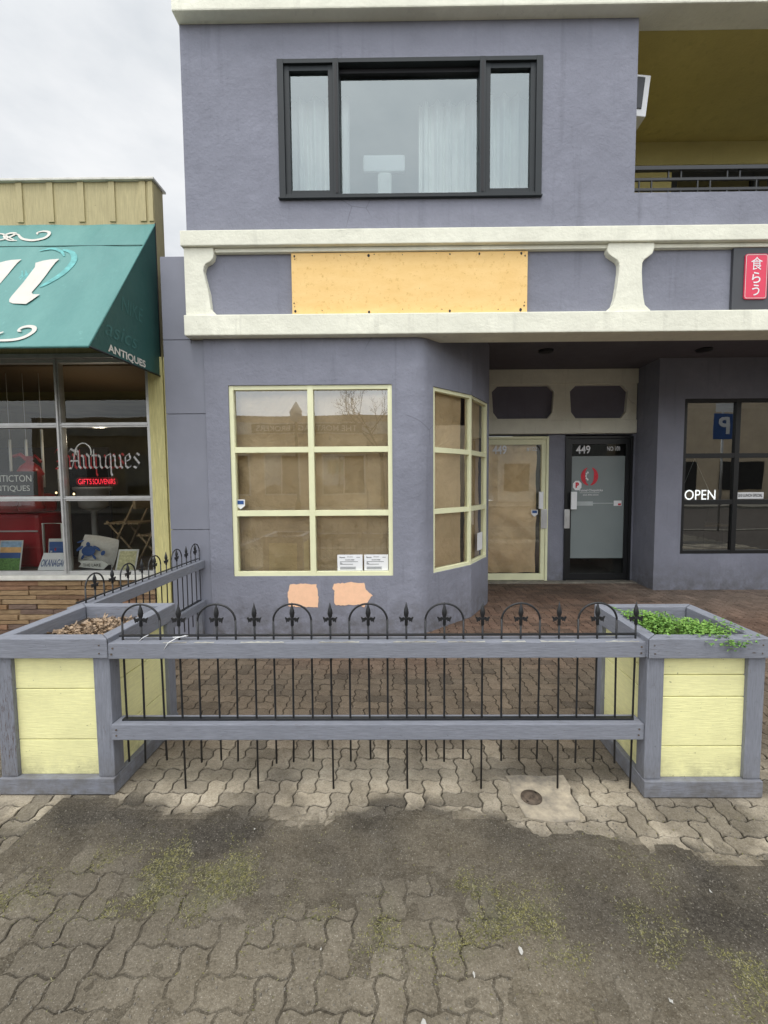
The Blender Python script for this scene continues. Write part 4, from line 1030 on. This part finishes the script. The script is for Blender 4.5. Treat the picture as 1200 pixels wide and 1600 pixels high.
bs_ = empty('window_sign', (-3.90, NY+.08, 1.33)); boxpart('board', M['black'], bs_, -4.25, -3.63, NY+.10, NY+.11, 1.32, 1.56, bevel=0)
text('PENTICTON', (-3.90, NY+.096, 1.490), .44, .065, M['offwhite'], bs_); text('ANTIQUES', (-3.90, NY+.096, 1.388), .40, .065, M['offwhite'], bs_); tag(bs_, 'black sign reading PENTICTON ANTIQUES in the shop window', 'sign')

# display items
FZ = .546
rc = empty('red_cabinet', (-4.25, 4.75, FZ)); m = MB(); m.box(-4.75, -3.86, 4.62, 5.1, FZ, 1.12); m.build('body', M['redpaint'], rc, .04)
m = MB(); m.box(-4.6, -3.98, 4.66, 5.05, 1.12, 1.33); m.build('top', M['redpaint'], rc, .05); boxpart('trim', M['steel'], rc, -4.74, -3.87, 4.605, 4.618, .93, .945); tag(rc, 'big red enamelled cabinet with rounded edges in the antique shop window', 'cabinet')
rl_ = empty('red_lantern', (-3.86, 4.60, 1.3)); 
m = MB(); m.lathe((-3.86, 4.55, 1.16), [(.11, 0), (.12, .04), (.10, .06), (.10, .36), (.12, .38), (.08, .46), (.03, .50), (.03, .56)], 18); m.build('body', M['redpaint'], rl_)
m = MB(); m.tube([(-3.86, 4.55, 1.66), (-3.95, 4.55, 1.74), (-4.02, 4.55, 1.72)], .02, 8); m.tube([(-3.86, 4.55, 1.64), (-3.80, 4.55, 1.73), (-3.74, 4.55, 1.66)], .014, 8); m.build('handle', M['redpaint'], rl_); tag(rl_, 'red cast iron pump with curved handle standing in the antique shop', 'pump')
for x, z0, z1 in ((-4.12, 1.45, 1.9), (-3.95, 1.3, 1.9), (-3.78, 1.4, 2.0), (-3.62, 1.3, 1.62)):
    m = MB(); m.tube([(x, 4.62, z0), (x+.005, 4.62, z1)], .012, 8); m.tube([(x+.005, 4.62, z1), (x+.005, 4.62, 2.58)], .002, 4)
    tag(m.build('hanging_rod', M['offwhite']), 'thin white rod hanging in the antique shop window', 'rod', 'white rods hanging in the antique shop')
def picture(name, x0, x1, z0, z1, y, lean, bands, label, cat):
    o = empty(name, ((x0+x1)/2, y, z0)); dy_ = lean
    def q(m, a, b, c, d, off): m.face([(a, y+dy_*(c-z0)/(z1-z0)-off, c), (b, y+dy_*(c-z0)/(z1-z0)-off, c), (b, y+dy_*(d-z0)/(z1-z0)-off, d), (a, y+dy_*(d-z0)/(z1-z0)-off, d)])
    m = MB(); q(m, x0, x1, z0, z1, 0); m.build('board', M['offwhite'], o)
    for a, b, c, d, mt in bands:
        m = MB(); q(m, x0+(x1-x0)*a, x0+(x1-x0)*b, z0+(z1-z0)*c, z0+(z1-z0)*d, .003); m.build('print', M[mt], o)
    tag(o, label, cat); return o
picture('landscape_picture', -4.17, -3.93, FZ, .855, 4.44, .06, [(.05, .95, .03, .42, 'green'), (.05, .95, .42, .60, 'blue'), (.05, .95, .60, .78, 'orange'), (.05, .95, .78, .97, 'lblue')], 'small landscape picture of lake and sky leaning in the shop window', 'picture')
picture('blue_box', -3.74, -3.52, FZ, .86, 4.56, .03, [(.04, .5, .05, .9, 'blue'), (.5, .96, .05, .9, 'blue'), (.1, .2, .5, .6, 'white'), (.25, .33, .3, .4, 'white'), (.12, .2, .2, .3, 'white'), (.3, .38, .6, .7, 'redlet')], 'dark blue patterned box standing behind the licence plate', 'box')
m = MB(); m.tube([(-3.80, 4.60, .56), (-3.80, 4.60, 1.02), (-3.60, 4.60, 1.02), (-3.60, 4.60, .56)], .012, 4); tag(m.build('empty_frame', M['offwhite']), 'empty pale picture frame standing behind the blue box', 'frame')
lp = empty('licence_plate', (-3.620, 4.36, FZ)); m = MB(); m.hexa([(-3.680, 4.34, FZ), (-3.400, 4.34, FZ), (-3.400, 4.345, FZ), (-3.680, 4.345, FZ), (-3.660, 4.42, .735), (-3.380, 4.42, .735), (-3.380, 4.425, .735), (-3.660, 4.425, .735)]); m.build('plate', M['white'], lp, .001)
text('OKANAGAN', (-3.530, 4.375, .64), .25, .075, M['blue'], lp, 'lettering', 0, Matrix(((1, 0, 0), (0, .39, -.92), (0, .92, .39)))); tag(lp, 'white licence plate reading OKANAGAN in blue letters', 'licence plate')
cu = empty('cushion', (-3.28, 4.6, FZ)); m = MB()
nc = 12
for j in range(nc+1):
    for i_ in range(nc+1):
        u, v = i_/nc*2-1, j/nc*2-1; b = (1-u**4)*(1-v**4); x = -3.28+u*.20*(1-.08*(v*v)); z = FZ+.02+(v+1)*.145*(1-.04*u*u)+u*-.03
        m.v.append((x, 4.62+.12*(v+1)*.5-.07*b, z+.01))
for j in range(nc):
    for i_ in range(nc): a = j*(nc+1)+i_; m.f.append((a, a+1, a+nc+2, a+nc+1)); m.c.append(None); m.sm.append(True)
m.build('cover', M['cushion'], cu)
m = MB()
def ell(cx, cz, a, b, rot, y): m.face([(cx+a*math.cos(t)*math.cos(rot)-b*math.sin(t)*math.sin(rot), y, cz+a*math.cos(t)*math.sin(rot)+b*math.sin(t)*math.cos(rot)) for t in [2*math.pi*k/14 for k in range(14)]])
ell(-3.300, .735, .075, .055, .2, 4.555); ell(-3.300, .80, .022, .028, 0, 4.555); ell(-3.390, .76, .045, .016, .6, 4.555); ell(-3.210, .76, .045, .016, -.6, 4.555); ell(-3.360, .67, .03, .014, 1, 4.55); ell(-3.240, .67, .03, .014, -1, 4.55); ell(-3.390, .83, .04, .009, .3, 4.57); ell(-3.150, .71, .03, .02, .9, 4.555)
m.build('turtle_print', M['blue'], cu); tag(cu, 'white cushion printed with a blue turtle in the shop window', 'cushion')
ar = empty('arrow_sign', (-3.150, 4.36, FZ)); m = MB(); m.prism([(-3.270, .60), (-3.020, .575), (-2.965, .625), (-3.030, .665), (-3.260, .665), (-3.240, .63)], 4.36, 4.37); m.build('board', M['offwhite'], ar); text('THE LAKE', (-3.130, 4.356, .62), .18, .03, M['black'], ar); tag(ar, 'white arrow shaped sign lying before the turtle cushion', 'sign')
m = MB(); m.hexa([(-3.28, 4.33, FZ), (-3.10, 4.33, FZ), (-3.02, 4.48, FZ), (-3.2, 4.48, FZ), (-3.28, 4.33, .575), (-3.10, 4.33, .575), (-3.02, 4.48, .60), (-3.2, 4.48, .60)]); tag(m.build('dark_book', M['darkgrey']), 'dark thin book lying under the cushion in the shop window', 'book')
picture('printed_card', -2.93, -2.72, FZ, .76, 4.40, .08, [(.08, .92, .08, .92, 'paleY')], 'pale yellow printed card leaning beside the corner of the shop window', 'card')
def fold_chair(cx, cy, s, label):
    c = empty('folding_chair', (cx, cy, FZ)); m = MB()
    for y in (cy-.15*s, cy+.15*s):
        m = MB(); m.tube([(cx-.20*s, y, FZ), (cx+.16*s, y, FZ+.70*s)], .012, 4); m.build('leg', M['timber'], c)
        m = MB(); m.tube([(cx+.20*s, y+.02, FZ), (cx-.18*s, y+.02, FZ+.45*s)], .012, 4); m.build('leg', M['timber'], c)
    m = MB()
    for k in range(6): m.box(cx-.19*s+k*.062*s, cx-.14*s+k*.062*s, cy-.16*s, cy+.16*s, FZ+.42*s, FZ+.435*s)
    m.build('seat', M['timber'], c)
    m = MB(); m.box(cx+.12*s, cx+.15*s, cy-.16*s, cy+.16*s, FZ+.58*s, FZ+.70*s); m.build('backrest', M['timber'], c); tag(c, label, 'chair')
fold_chair(-3.10, 4.98, 1.05, 'slatted timber folding chair standing behind the turtle cushion')
fold_chair(-2.76, 4.86, .75, 'smaller timber folding stool at the right corner of the shop display')
m = MB(); m.lathe((-3.50, 4.95, 1.15), [(.10, 0), (.14, .03), (.16, .20), (.19, .22), (.19, .25), (.17, .25)], 20); m.lathe((-3.50, 4.95, .55), [(.15, 0), (.14, .02), (.03, .05), (.03, .58), (.10, .6)], 12); tag(m.build('urn', plain('grey_urn', (.22, .22, .21), .7)), 'grey white urn on a tall stand inside the antique shop', 'urn')
boxpart('x', M['timber'], None, -2.75, -2.36, 5.35, 5.65, .5, 1.35) if False else None
m = MB(); m.box(-2.95, -2.36, 5.3, 5.7, .0, 1.45); tag(m.build('wooden_cupboard', M['timber'], bevel=.01), 'brown wooden cupboard at the back right of the antique shop', 'cupboard')
for x, y, z in ((-3.72, 4.7, 1.34), (-3.38, 4.5, 1.33)):
    m = MB(); m.lathe((x, y, z), [(.003, -.011), (.009, -.005), (.009, .004), (.003, .012)], 10); tag(m.build('light_bulb', M['bulb']), 'small lit bulb glowing left of the neon sign' if x < -3.6 else 'small lit bulb glowing just below the red neon sign', 'light bulb')

lt = bpy.data.lights.new('bulb_light', 'POINT'); lo = bpy.data.objects.new('bulb_light', lt); COL.objects.link(lo); lo.location = (-3.25, 4.75, 1.9)
lt.energy = 5; lt.color = (1, .85, .65); lt.shadow_soft_size = .05
# ------------------------------------------------------------------ planters
def planter(X0, X1, Y0, Y1, gaps, label, worn):
    H = .735; t = empty('planter_box', ((X0+X1)/2, (Y0+Y1)/2, 0)); pw = .075
    # corner posts
    for k, (x, y) in enumerate(((X0, Y0), (X1-pw, Y0), (X0, Y1-pw), (X1-pw, Y1-pw))):
        m = MB(); m.box(x, x+pw, y+.002, y+pw-.002, .082, .642); o = m.build('post', M['wzw'] if (worn and k in (0,)) else M['wz'], t, .004)
        if worn and k == 0: o['label'] = 'scuffed post with bare wood showing'
    # base boards
    m = MB(); m.box(X0-.004, X1+.004, Y0-.012, Y0+.03, .004, .080); m.build('base_board', M['wx'], t, .004)
    m = MB(); m.box(X0, X1, Y1-.03, Y1+.01, .004, .080); m.build('base_board', M['wx'], t, .004)
    m = MB(); m.box(X0-.004, X0+.035, Y0+.031, Y1-.031, .004, .080); m.build('base_board', M['wy'], t, .004)
    m = MB(); m.box(X1-.035, X1+.004, Y0+.031, Y1-.031, .004, .080); m.build('base_board', M['wy'], t, .004)
    # rim with mitred corners
    A_ = [(X0-.008, Y0-.016), (X1+.008, Y0-.016), (X1+.008, Y1+.012), (X0-.008, Y1+.012)]; iw = .062
    B_ = [(X0-.008+iw, Y0-.016+iw), (X1+.008-iw, Y0-.016+iw), (X1+.008-iw, Y1+.012-iw), (X0-.008+iw, Y1+.012-iw)]
    for k in range(4):
        a, b, c, d = A_[k], A_[(k+1) % 4], B_[(k+1) % 4], B_[k]
        g = Vector((b[0]-a[0], b[1]-a[1])).normalized()*.0018
        a = (a[0]+g.x, a[1]+g.y); d = (d[0]+g.x, d[1]+g.y); b = (b[0]-g.x, b[1]-g.y); c = (c[0]-g.x, c[1]-g.y)
        m = MB(); zt = H+rng.uniform(-.002, .002); m.hexa([(*a, .645), (*b, .645), (*c, .645), (*d, .645), (*a, zt), (*b, zt), (*c, zt), (*d, zt)]); m.build('rim_board', M['wx'] if k % 2 == 0 else M['wy'], t, .004)
    # yellow boards
    for y in (Y0, Y1):
        zz = [.078]+gaps+[.646]
        for a, b in zip(zz, zz[1:]):
            yy = (Y0+.022+rng.uniform(-.002, .002)) if y == Y0 else Y1-.045
            m = MB(); m.box(X0+pw-.004, X1-pw+.004, yy, yy+.022, a+.002, b-.002); m.build('board', M['yx'], t, .003)
    for x in (X0, X1):
        zz = [.078]+[g+.01 for g in gaps]+[.646]
        for a, b in zip(zz, zz[1:]):
            xx = X0+.022 if x == X0 else X1-.044
            m = MB(); m.box(xx, xx+.022, Y0+pw-.004, Y1-pw+.004, a+.002, b-.002); m.build('board', M['yy'], t, .003)
    gap_backing = MB(); gap_backing.box(X0+.05, X1-.05, Y0+.048, Y1-.048, .02, .655); gap_backing.build('gap_backing', M['dark'], t)  # dark box added behind the boards so light stays out of the gaps
    # screws
    m = MB()
    for x in (X0+.02, X1-.03):
        for z in (.668, .705): m.tube([(x+rng.uniform(-.004, .004), Y0-.0165, z), (x, Y0-.0178, z)], .0035, 8)
    m.build('screw', M['rusty'], t)
    m = MB(); grid(m, X0+.045, X1-.045, Y0+.04, Y1-.04, .03, lambda x, y: .665+.012*fb(x*6, y*6), lambda x, y: None); m.build('soil', M['soil'], t)
    tag(t, label, 'planter', 'grey and yellow timber planters'); return t
planter(-1.860, -1.335, 1.935, 2.50, [.247, .488], 'left planter box with scuffed post, filled with dry leaves', True)
planter(1.075, 1.595, 1.915, 2.44, [.225, .455, .555], 'right planter box with bright green plants spilling over its rim', False)

def leaf_quad(m, c, L_, wd, yaw, pitch, curl, roll=0):
    d = Vector((math.cos(yaw)*math.cos(pitch), math.sin(yaw)*math.cos(pitch), math.sin(pitch))); s = Vector((-math.sin(yaw), math.cos(yaw), 0)); s = (s*math.cos(roll)+d.cross(s)*math.sin(roll)); u = d.cross(s)
    c = Vector(c); pts = []
    for t, w in ((0, .12), (.35, 1), (.7, .8), (1, .06)): p = c+d*L_*t+u*curl*L_*(t*t); pts.append((p-s*wd*w/2, p+s*wd*w/2))
    i0 = len(m.v)
    for a, b in pts: m.v += [tuple(a), tuple(b)]
    for k in range(3): m.f.append((i0+2*k, i0+2*k+1, i0+2*k+3, i0+2*k+2)); m.c.append(None); m.sm.append(False)
# dry leaves in left planter
m = MB()
for k in range(1500):
    x = rng.gauss(-1.575, .105); y = rng.gauss(2.20, .10)
    if not (-1.80 < x < -1.40 and 1.99 < y < 2.43): continue
    hgt = .672+.050*math.exp(-((x+1.56)**2+(y-2.24)**2)/.02)*rng.random()
    leaf_quad(m, (x, y, hgt), rng.choice([.012, .018, .026, .040])*rng.uniform(.7, 1.2), rng.uniform(.005, .019), rng.uniform(0, 6.28), rng.uniform(-.3, .4), rng.uniform(-.5, .7), rng.uniform(-.7, .7))
tag(m.build('dry_leaves', M['dry']), 'heap of brown dry leaves on the soil of the left planter', 'leaves', kind='stuff')
# green plant in right planter
def plant(cx, cy, n, spread, label, name, hang=0):
    t = empty(name, (cx, cy, .67)); m = MB(); sm_ = MB()
    for k in range(n):
        a = rng.uniform(0, 6.28); r = abs(rng.gauss(0, spread)); x = cx+r*math.cos(a)*1.15; y = cy+r*math.sin(a)
        x = max(1.12, min(1.555, x)); y = max(1.905, min(2.395, y))
        edge = y < 1.99 or x > 1.53 or x < 1.14
        top = .728+rng.uniform(-.03, .025)-(.4*max(0, r-spread*1.2)) if not edge else .741+rng.uniform(-.002, .010)
        if hang and rng.random() < hang and y < 2.05: y = 1.893-rng.uniform(0, .02); top = .735-abs(rng.gauss(0, .02)); x = rng.gauss(1.43, .05)
        else: sm_.tube([(x*.97+cx*.03, y*.97+cy*.03, .67), (x, y, top)], .0012, 3, False) if not edge else None
        yaw = rng.uniform(0, 6.28)
        for q in range(rng.choice([3, 5, 5])):
            leaf_quad(m, (x, y, top), rng.uniform(.006, .015), rng.uniform(.005, .010), yaw+(q-2)*.75+rng.uniform(-.2, .2), rng.uniform(-.35, .55), rng.uniform(-.5, .2), rng.uniform(-.4, .4))
    tag(m.build('leaf_mass', M['leaf'], t), kind='stuff'); tag(sm_.build('stems', M['leaf'], t), kind='stuff'); tag(t, label, 'plant')
plant(1.24, 2.20, 620, .085, 'taller clump of green plant at the back of the right planter', 'leafy_plant')
plant(1.38, 2.05, 760, .085, 'green plant spilling over the front rim of the right planter', 'leafy_plant', .08)

# ------------------------------------------------------------------ fences
def finial(c, s=1):
    m = MB(); x, y, z = c
    m.lathe((x, y, z), [(.0055, -.03), (.0075, -.028), (.0075, -.004), (.0095, 0), (.006, .006), (.0095, .016), (.012, .028), (.0095, .044), (.005, .060), (.001, .078)], 8)
    return m
def wings(m, c, d):
    x, y, z = c; d = Vector(d)
    for sg in (-1, 1):
        prof = [(0, -.002), (.012, .006), (.022, .002), (.030, .008), (.033, .004), (.028, -.006), (.026, -.018), (.020, -.012), (.014, -.014), (.010, -.006), (0, -.010)]
        n = d.cross(Vector((0, 0, 1)))
        P = [Vector((x, y, z))+d*sg*a+Vector((0, 0, b)) for a, b in prof]; f = [tuple(p+n*.003) for p in P]; b_ = [tuple(p-n*.003) for p in P]
        m.face(f); m.face(b_[::-1])
        for k in range(len(P)): k2 = (k+1) % len(P); m.face([f[k], b_[k], b_[k2], f[k2]])
def fence(name, o, d, n, pitch, first, label, rail_u0, rail_u1, deep=True, y_is_x=False):
    o = Vector(o); d = Vector(d); mid = o+d*(pitch*n/2); t = empty(name, (mid.x, mid.y, 0)); nrm = Vector((-d.y, d.x, 0))
    P = lambda u, v, z: tuple(o+d*u+nrm*v+Vector((0, 0, z)))
    def bar(nm, u0, u1, v0, v1, z0, z1, mat, bev):
        m = MB(); m.hexa([P(u0, v0, z0), P(u1, v0, z0), P(u1, v1, z0), P(u0, v1, z0), P(u0, v0, z1), P(u1, v0, z1), P(u1, v1, z1), P(u0, v1, z1)]); return m.build(nm, mat, t, bev)
    wm = M['wx'] if abs(d.x) > .5 else M['wy']
    bar('rail', rail_u0, rail_u1, -.045, .042, .640, .712, wm, .004)
    bar('rail', rail_u0, rail_u1, -.045, .042, .262, .335, wm, .004)
    if abs(d.x) > .5:
        # strips of old paint curling along the top edge
        m = MB(); u = rail_u0+.25
        while u < rail_u1-.1:
            l = rng.uniform(.05, .22); pr_ = []
            k = 0; uu = u
            v0_ = -.0445
            topL = []; 
            while uu < u+l: topL.append((uu, v0_+rng.uniform(.006, .022))); uu += .015
            if len(topL) > 2:
                m.face([P(a, v0_, .7128) for a, b in topL[::1]][:1]+[P(topL[-1][0], v0_, .7128)]+[P(a, b, .7128) for a, b in topL[::-1]])
            u += l+rng.uniform(.02, .16)
        m.build('peeled_paint', M['peel'], t)
    bar('iron_strip', rail_u0+.03, rail_u1-.03, -.005, .011, .728, .735, M['iron'], .001)
    bar('iron_strip', rail_u0+.03, rail_u1-.03, -.013, .012, .336, .343, M['iron'], .001)
    r = .0047; k = 0; arches = []
    for k in range(n+1):
        ph = (k+first) % 4; u = k*pitch; m = MB()
        long_ = ph == 3; zb = .003 if long_ else .135+rng.uniform(-.012, .012)
        lean = rng.uniform(-.004, .004)
        if ph in (0, 2): top = .805
        else: top = .79
        m.tube([P(u+lean*2, 0, zb), P(u+lean, 0, .3), P(u, 0, .71), P(u, 0, top)], r if ph != 9 else r, 8)
        pk = m.build('picket', M['iron'], t)
        if ph in (1, 3):
            f = finial(P(u, 0, .805)); wings(f, P(u, 0, .808), d); f.build('finial', M['iron'], pk)
        if ph == 0 and k+2 <= n:
            m = MB(); R_ = pitch; pts_ = [P(u+R_-R_*math.cos(a), 0, .798+.078*math.sin(a)) for a in [math.pi*q/20 for q in range(21)]]
            m.tube(pts_, r, 8); m.build('arch', M['iron'], t)
    if abs(d.x) > .5:
        for u in (rail_u0+.022, rail_u1-.022):
            for z in (.285, .312, .662, .690):
                m = MB(); q = Vector(P(u+rng.uniform(-.004, .004), -.0455, z)); m.tube([q, q+Vector((0, -.0022, 0))], .0042, 8); m.build('screw', M['rusty'], t)
    tag(t, label, 'fence'); return t, P
ft, FP = fence('timber_and_iron_fence', (-1.289, 1.968, 0), (1, 0, 0), 27, .08648, 0, 'grey timber rail fence with black iron pickets between the two planters', -.044, 2.362)
# side fence: path rises from behind the left planter to the wall
fs, SP = fence('timber_and_iron_fence', (-1.915, 2.60, 0), (0, 1, 0), 18, .0822, 0, 'side fence of timber and iron running back to the antique shop wall', -.10, 1.485)
m = MB(); m.box(-1.955, -1.885, 4.03, 4.078, 0, .262); m.build('end_post', M['wz'], fs, .004)
m = MB(); m.box(-1.955, -1.885, 4.03, 4.078, .336, .639); 
# white cable tie ends on the fence top
m = MB(); m.tube([(-1.08, 1.925, .68), (-1.055, 1.918, .715), (-1.02, 1.925, .735), (-.99, 1.95, .738), (-.985, 1.96, .733), (-1.02, 1.96, .728), (-1.05, 1.95, .730)], .0018, 5)
tag(m.build('white_string', M['white']), 'white string looped over the top rail near the left planter', 'string')
m = MB(); m.tube([(-1.20, 1.94, .714), (-1.175, 1.93, .735), (-1.16, 1.95, .742)], .0016, 5); tag(m.build('string_end', M['white']), 'short white string end by the first fence arch', 'string')

# ------------------------------------------------------------------ moss, clippings, litter
m = MB(); sc = MB(); cnt = 0
while cnt < 9000:
    x = rng.uniform(-1.9, 1.7); y = rng.uniform(.95, 1.8)
    dn = moss_density(x, y)*max(0, fb(x*6, y*6)+.06)*3.0
    if rng.random() > dn+.006: continue
    z = max(dz(x, y), 0)
    leaf_quad(m if rng.random() < .72 else sc, (x, y, z), rng.uniform(.004, .012), rng.uniform(.0018, .0035), rng.uniform(0, 6.28), rng.uniform(-.05, .35), rng.uniform(-.3, .3)); cnt += 1
tag(m.build('moss', M['moss']), 'olive green moss and weeds growing in the dirty paving', 'moss', kind='stuff')
for k in range(420):
    x = rng.uniform(-2, 2.2); y = rng.uniform(.75, 2.3); leaf_quad(sc, (x, y, max(dz(x, y), .001)+.001), rng.uniform(.004, .014), rng.uniform(.0012, .003), rng.uniform(0, 6.28), 0, 0)
tag(sc.build('dry_clippings', M['straw']), 'scattered dry straw clippings over the dirty paving', 'clippings', kind='stuff')
peb = MB()
for k in range(2600):
    x = rng.uniform(-2.2, 2.4); y = rng.uniform(.7, 1.85); s = rng.uniform(.0012, .0035); z = max(dz(x, y), .0); peb.hexa([(x-s, y-s*.7, z-.002), (x+s, y-s, z-.002), (x+s*.8, y+s, z-.002), (x-s, y+s*.8, z-.002), (x-s*.6, y-s*.5, z+s), (x+s*.5, y-s*.6, z+s), (x+s*.4, y+s*.6, z+s), (x-s*.6, y+s*.4, z+s)])
tag(peb.build('grit', plain('grit_stone', (.16, .145, .12), .9, var=.5, vs=80)), 'small stones and grit lying on the paving', 'grit', kind='stuff')
LIT = [(.045, 1.065, .035, 'torn white scrap at the front centre of the paving'), (1.05, 1.44, .018, 'small white scrap below the right planter'), (.345, 1.245, .030, 'pale scrap in the dark dirt near the centre'), (1.13, 1.08, .040, 'crumpled white scrap at the right of the moss'), (.72, 1.12, .022, 'pale scrap at the lower edge of the dark dirt'), (.195, 1.185, .022, 'flat white scrap just below the centre moss clump'), (-1.02, .99, .02, 'white chip at the lower left of the paving'), (-.26, 1.255, .010, 'tiny round white chip left of centre'), (-.62, 1.72, .014, 'thin white scrap left under the fence')]
for x, y, s, lab in LIT:
    m = MB(); z = max(dz(x, y), 0)+.003
    s *= .6; n = 7; pts_ = [(x+s*rng.uniform(.5, 1)*math.cos(6.28*k/n)*.45, y+s*rng.uniform(.5, 1)*math.sin(6.28*k/n)*.9, z+rng.uniform(0, .006)) for k in range(n)]
    for k in range(n): m.face([(x, y, z+.004), pts_[k], pts_[(k+1) % n]])
    tag(m.build('paper_scrap', M['scrap']), lab, 'litter', 'white scraps littering the paving')

# ------------------------------------------------------------------ camera, light, world
cam = bpy.data.cameras.new('camera'); co = bpy.data.objects.new('camera', cam); COL.objects.link(co); S.camera = co
cam.sensor_fit = 'VERTICAL'; cam.sensor_height = 24; cam.lens = 690/1600*24; cam.shift_x = -25/1600
cam.clip_start = .05; cam.clip_end = 2000
co.matrix_world = Matrix.Translation((0, 0, 1.42)) @ Matrix.Rotation(R(.5), 4, 'Z') @ Matrix.Rotation(R(90-3.73), 4, 'X') @ Matrix.Rotation(R(-.35), 4, 'Z')

EL, AZ = R(68), R(192)      # high soft sun behind the cloud, over the camera's left shoulder
sun = bpy.data.lights.new('sun', 'SUN'); so = bpy.data.objects.new('sun', sun); COL.objects.link(so)
sun.energy = 1.2; sun.angle = R(18); sun.color = (1, .97, .92)
dirv = Vector((math.sin(AZ)*math.cos(EL), math.cos(AZ)*math.cos(EL), math.sin(EL)))
so.rotation_euler = dirv.to_track_quat('Z', 'Y').to_euler()
wd = bpy.data.worlds.new('World'); S.world = wd; wd.use_nodes = True; nt = wd.node_tree; bg = nt.nodes['Background']
sky = N(nt, 'ShaderNodeTexSky', sky_type='NISHITA'); sky.sun_disc = False; sky.sun_elevation = EL; sky.sun_rotation = AZ; sky.dust_density = 4
tc = N(nt, 'ShaderNodeTexCoord'); mp = N(nt, 'ShaderNodeMapping'); mp.inputs['Scale'].default_value = (1, 1, 2.2); nt.links.new(tc.outputs['Generated'], mp.inputs[0])
cl = ramp(nt, noi(nt, mp.outputs[0], 2.3, 6, .55), .36, .66)
cloud = mixc(nt, cl, (5.9, 6.2, 6.5), (8.4, 8.45, 8.5))
tot = mixc(nt, .93, sky.outputs[0], cloud)
# sky glow added behind the camera, lower than the sun, filling facade and recess
dt = N(nt, 'ShaderNodeVectorMath', operation='DOT_PRODUCT'); nt.links.new(tc.outputs['Generated'], dt.inputs[0])
dt.inputs[1].default_value = (-.15, -.82, .55)
gl = N(nt, 'ShaderNodeMapRange', interpolation_type='SMOOTHSTEP'); gl.inputs[1].default_value = -.15; gl.inputs[2].default_value = 1.0; gl.inputs[3].default_value = 1.0; gl.inputs[4].default_value = 2.45
nt.links.new(dt.outputs['Value'], gl.inputs[0])
vm_ = N(nt, 'ShaderNodeVectorMath', operation='SCALE'); nt.links.new(tot, vm_.inputs[0]); nt.links.new(gl.outputs[0], vm_.inputs['Scale']); tot = vm_.outputs[0]
nt.links.new(tot, bg.inputs['Color']); bg.inputs['Strength'].default_value = .125
S.view_settings.view_transform = 'Standard'; S.view_settings.look = 'None'; S.view_settings.exposure = 0
S.render.engine = 'CYCLES'
S.cycles.max_bounces = 8; S.cycles.transparent_max_bounces = 12

for o in list(bpy.data.objects):
    if '_w' in o: del o['_w']
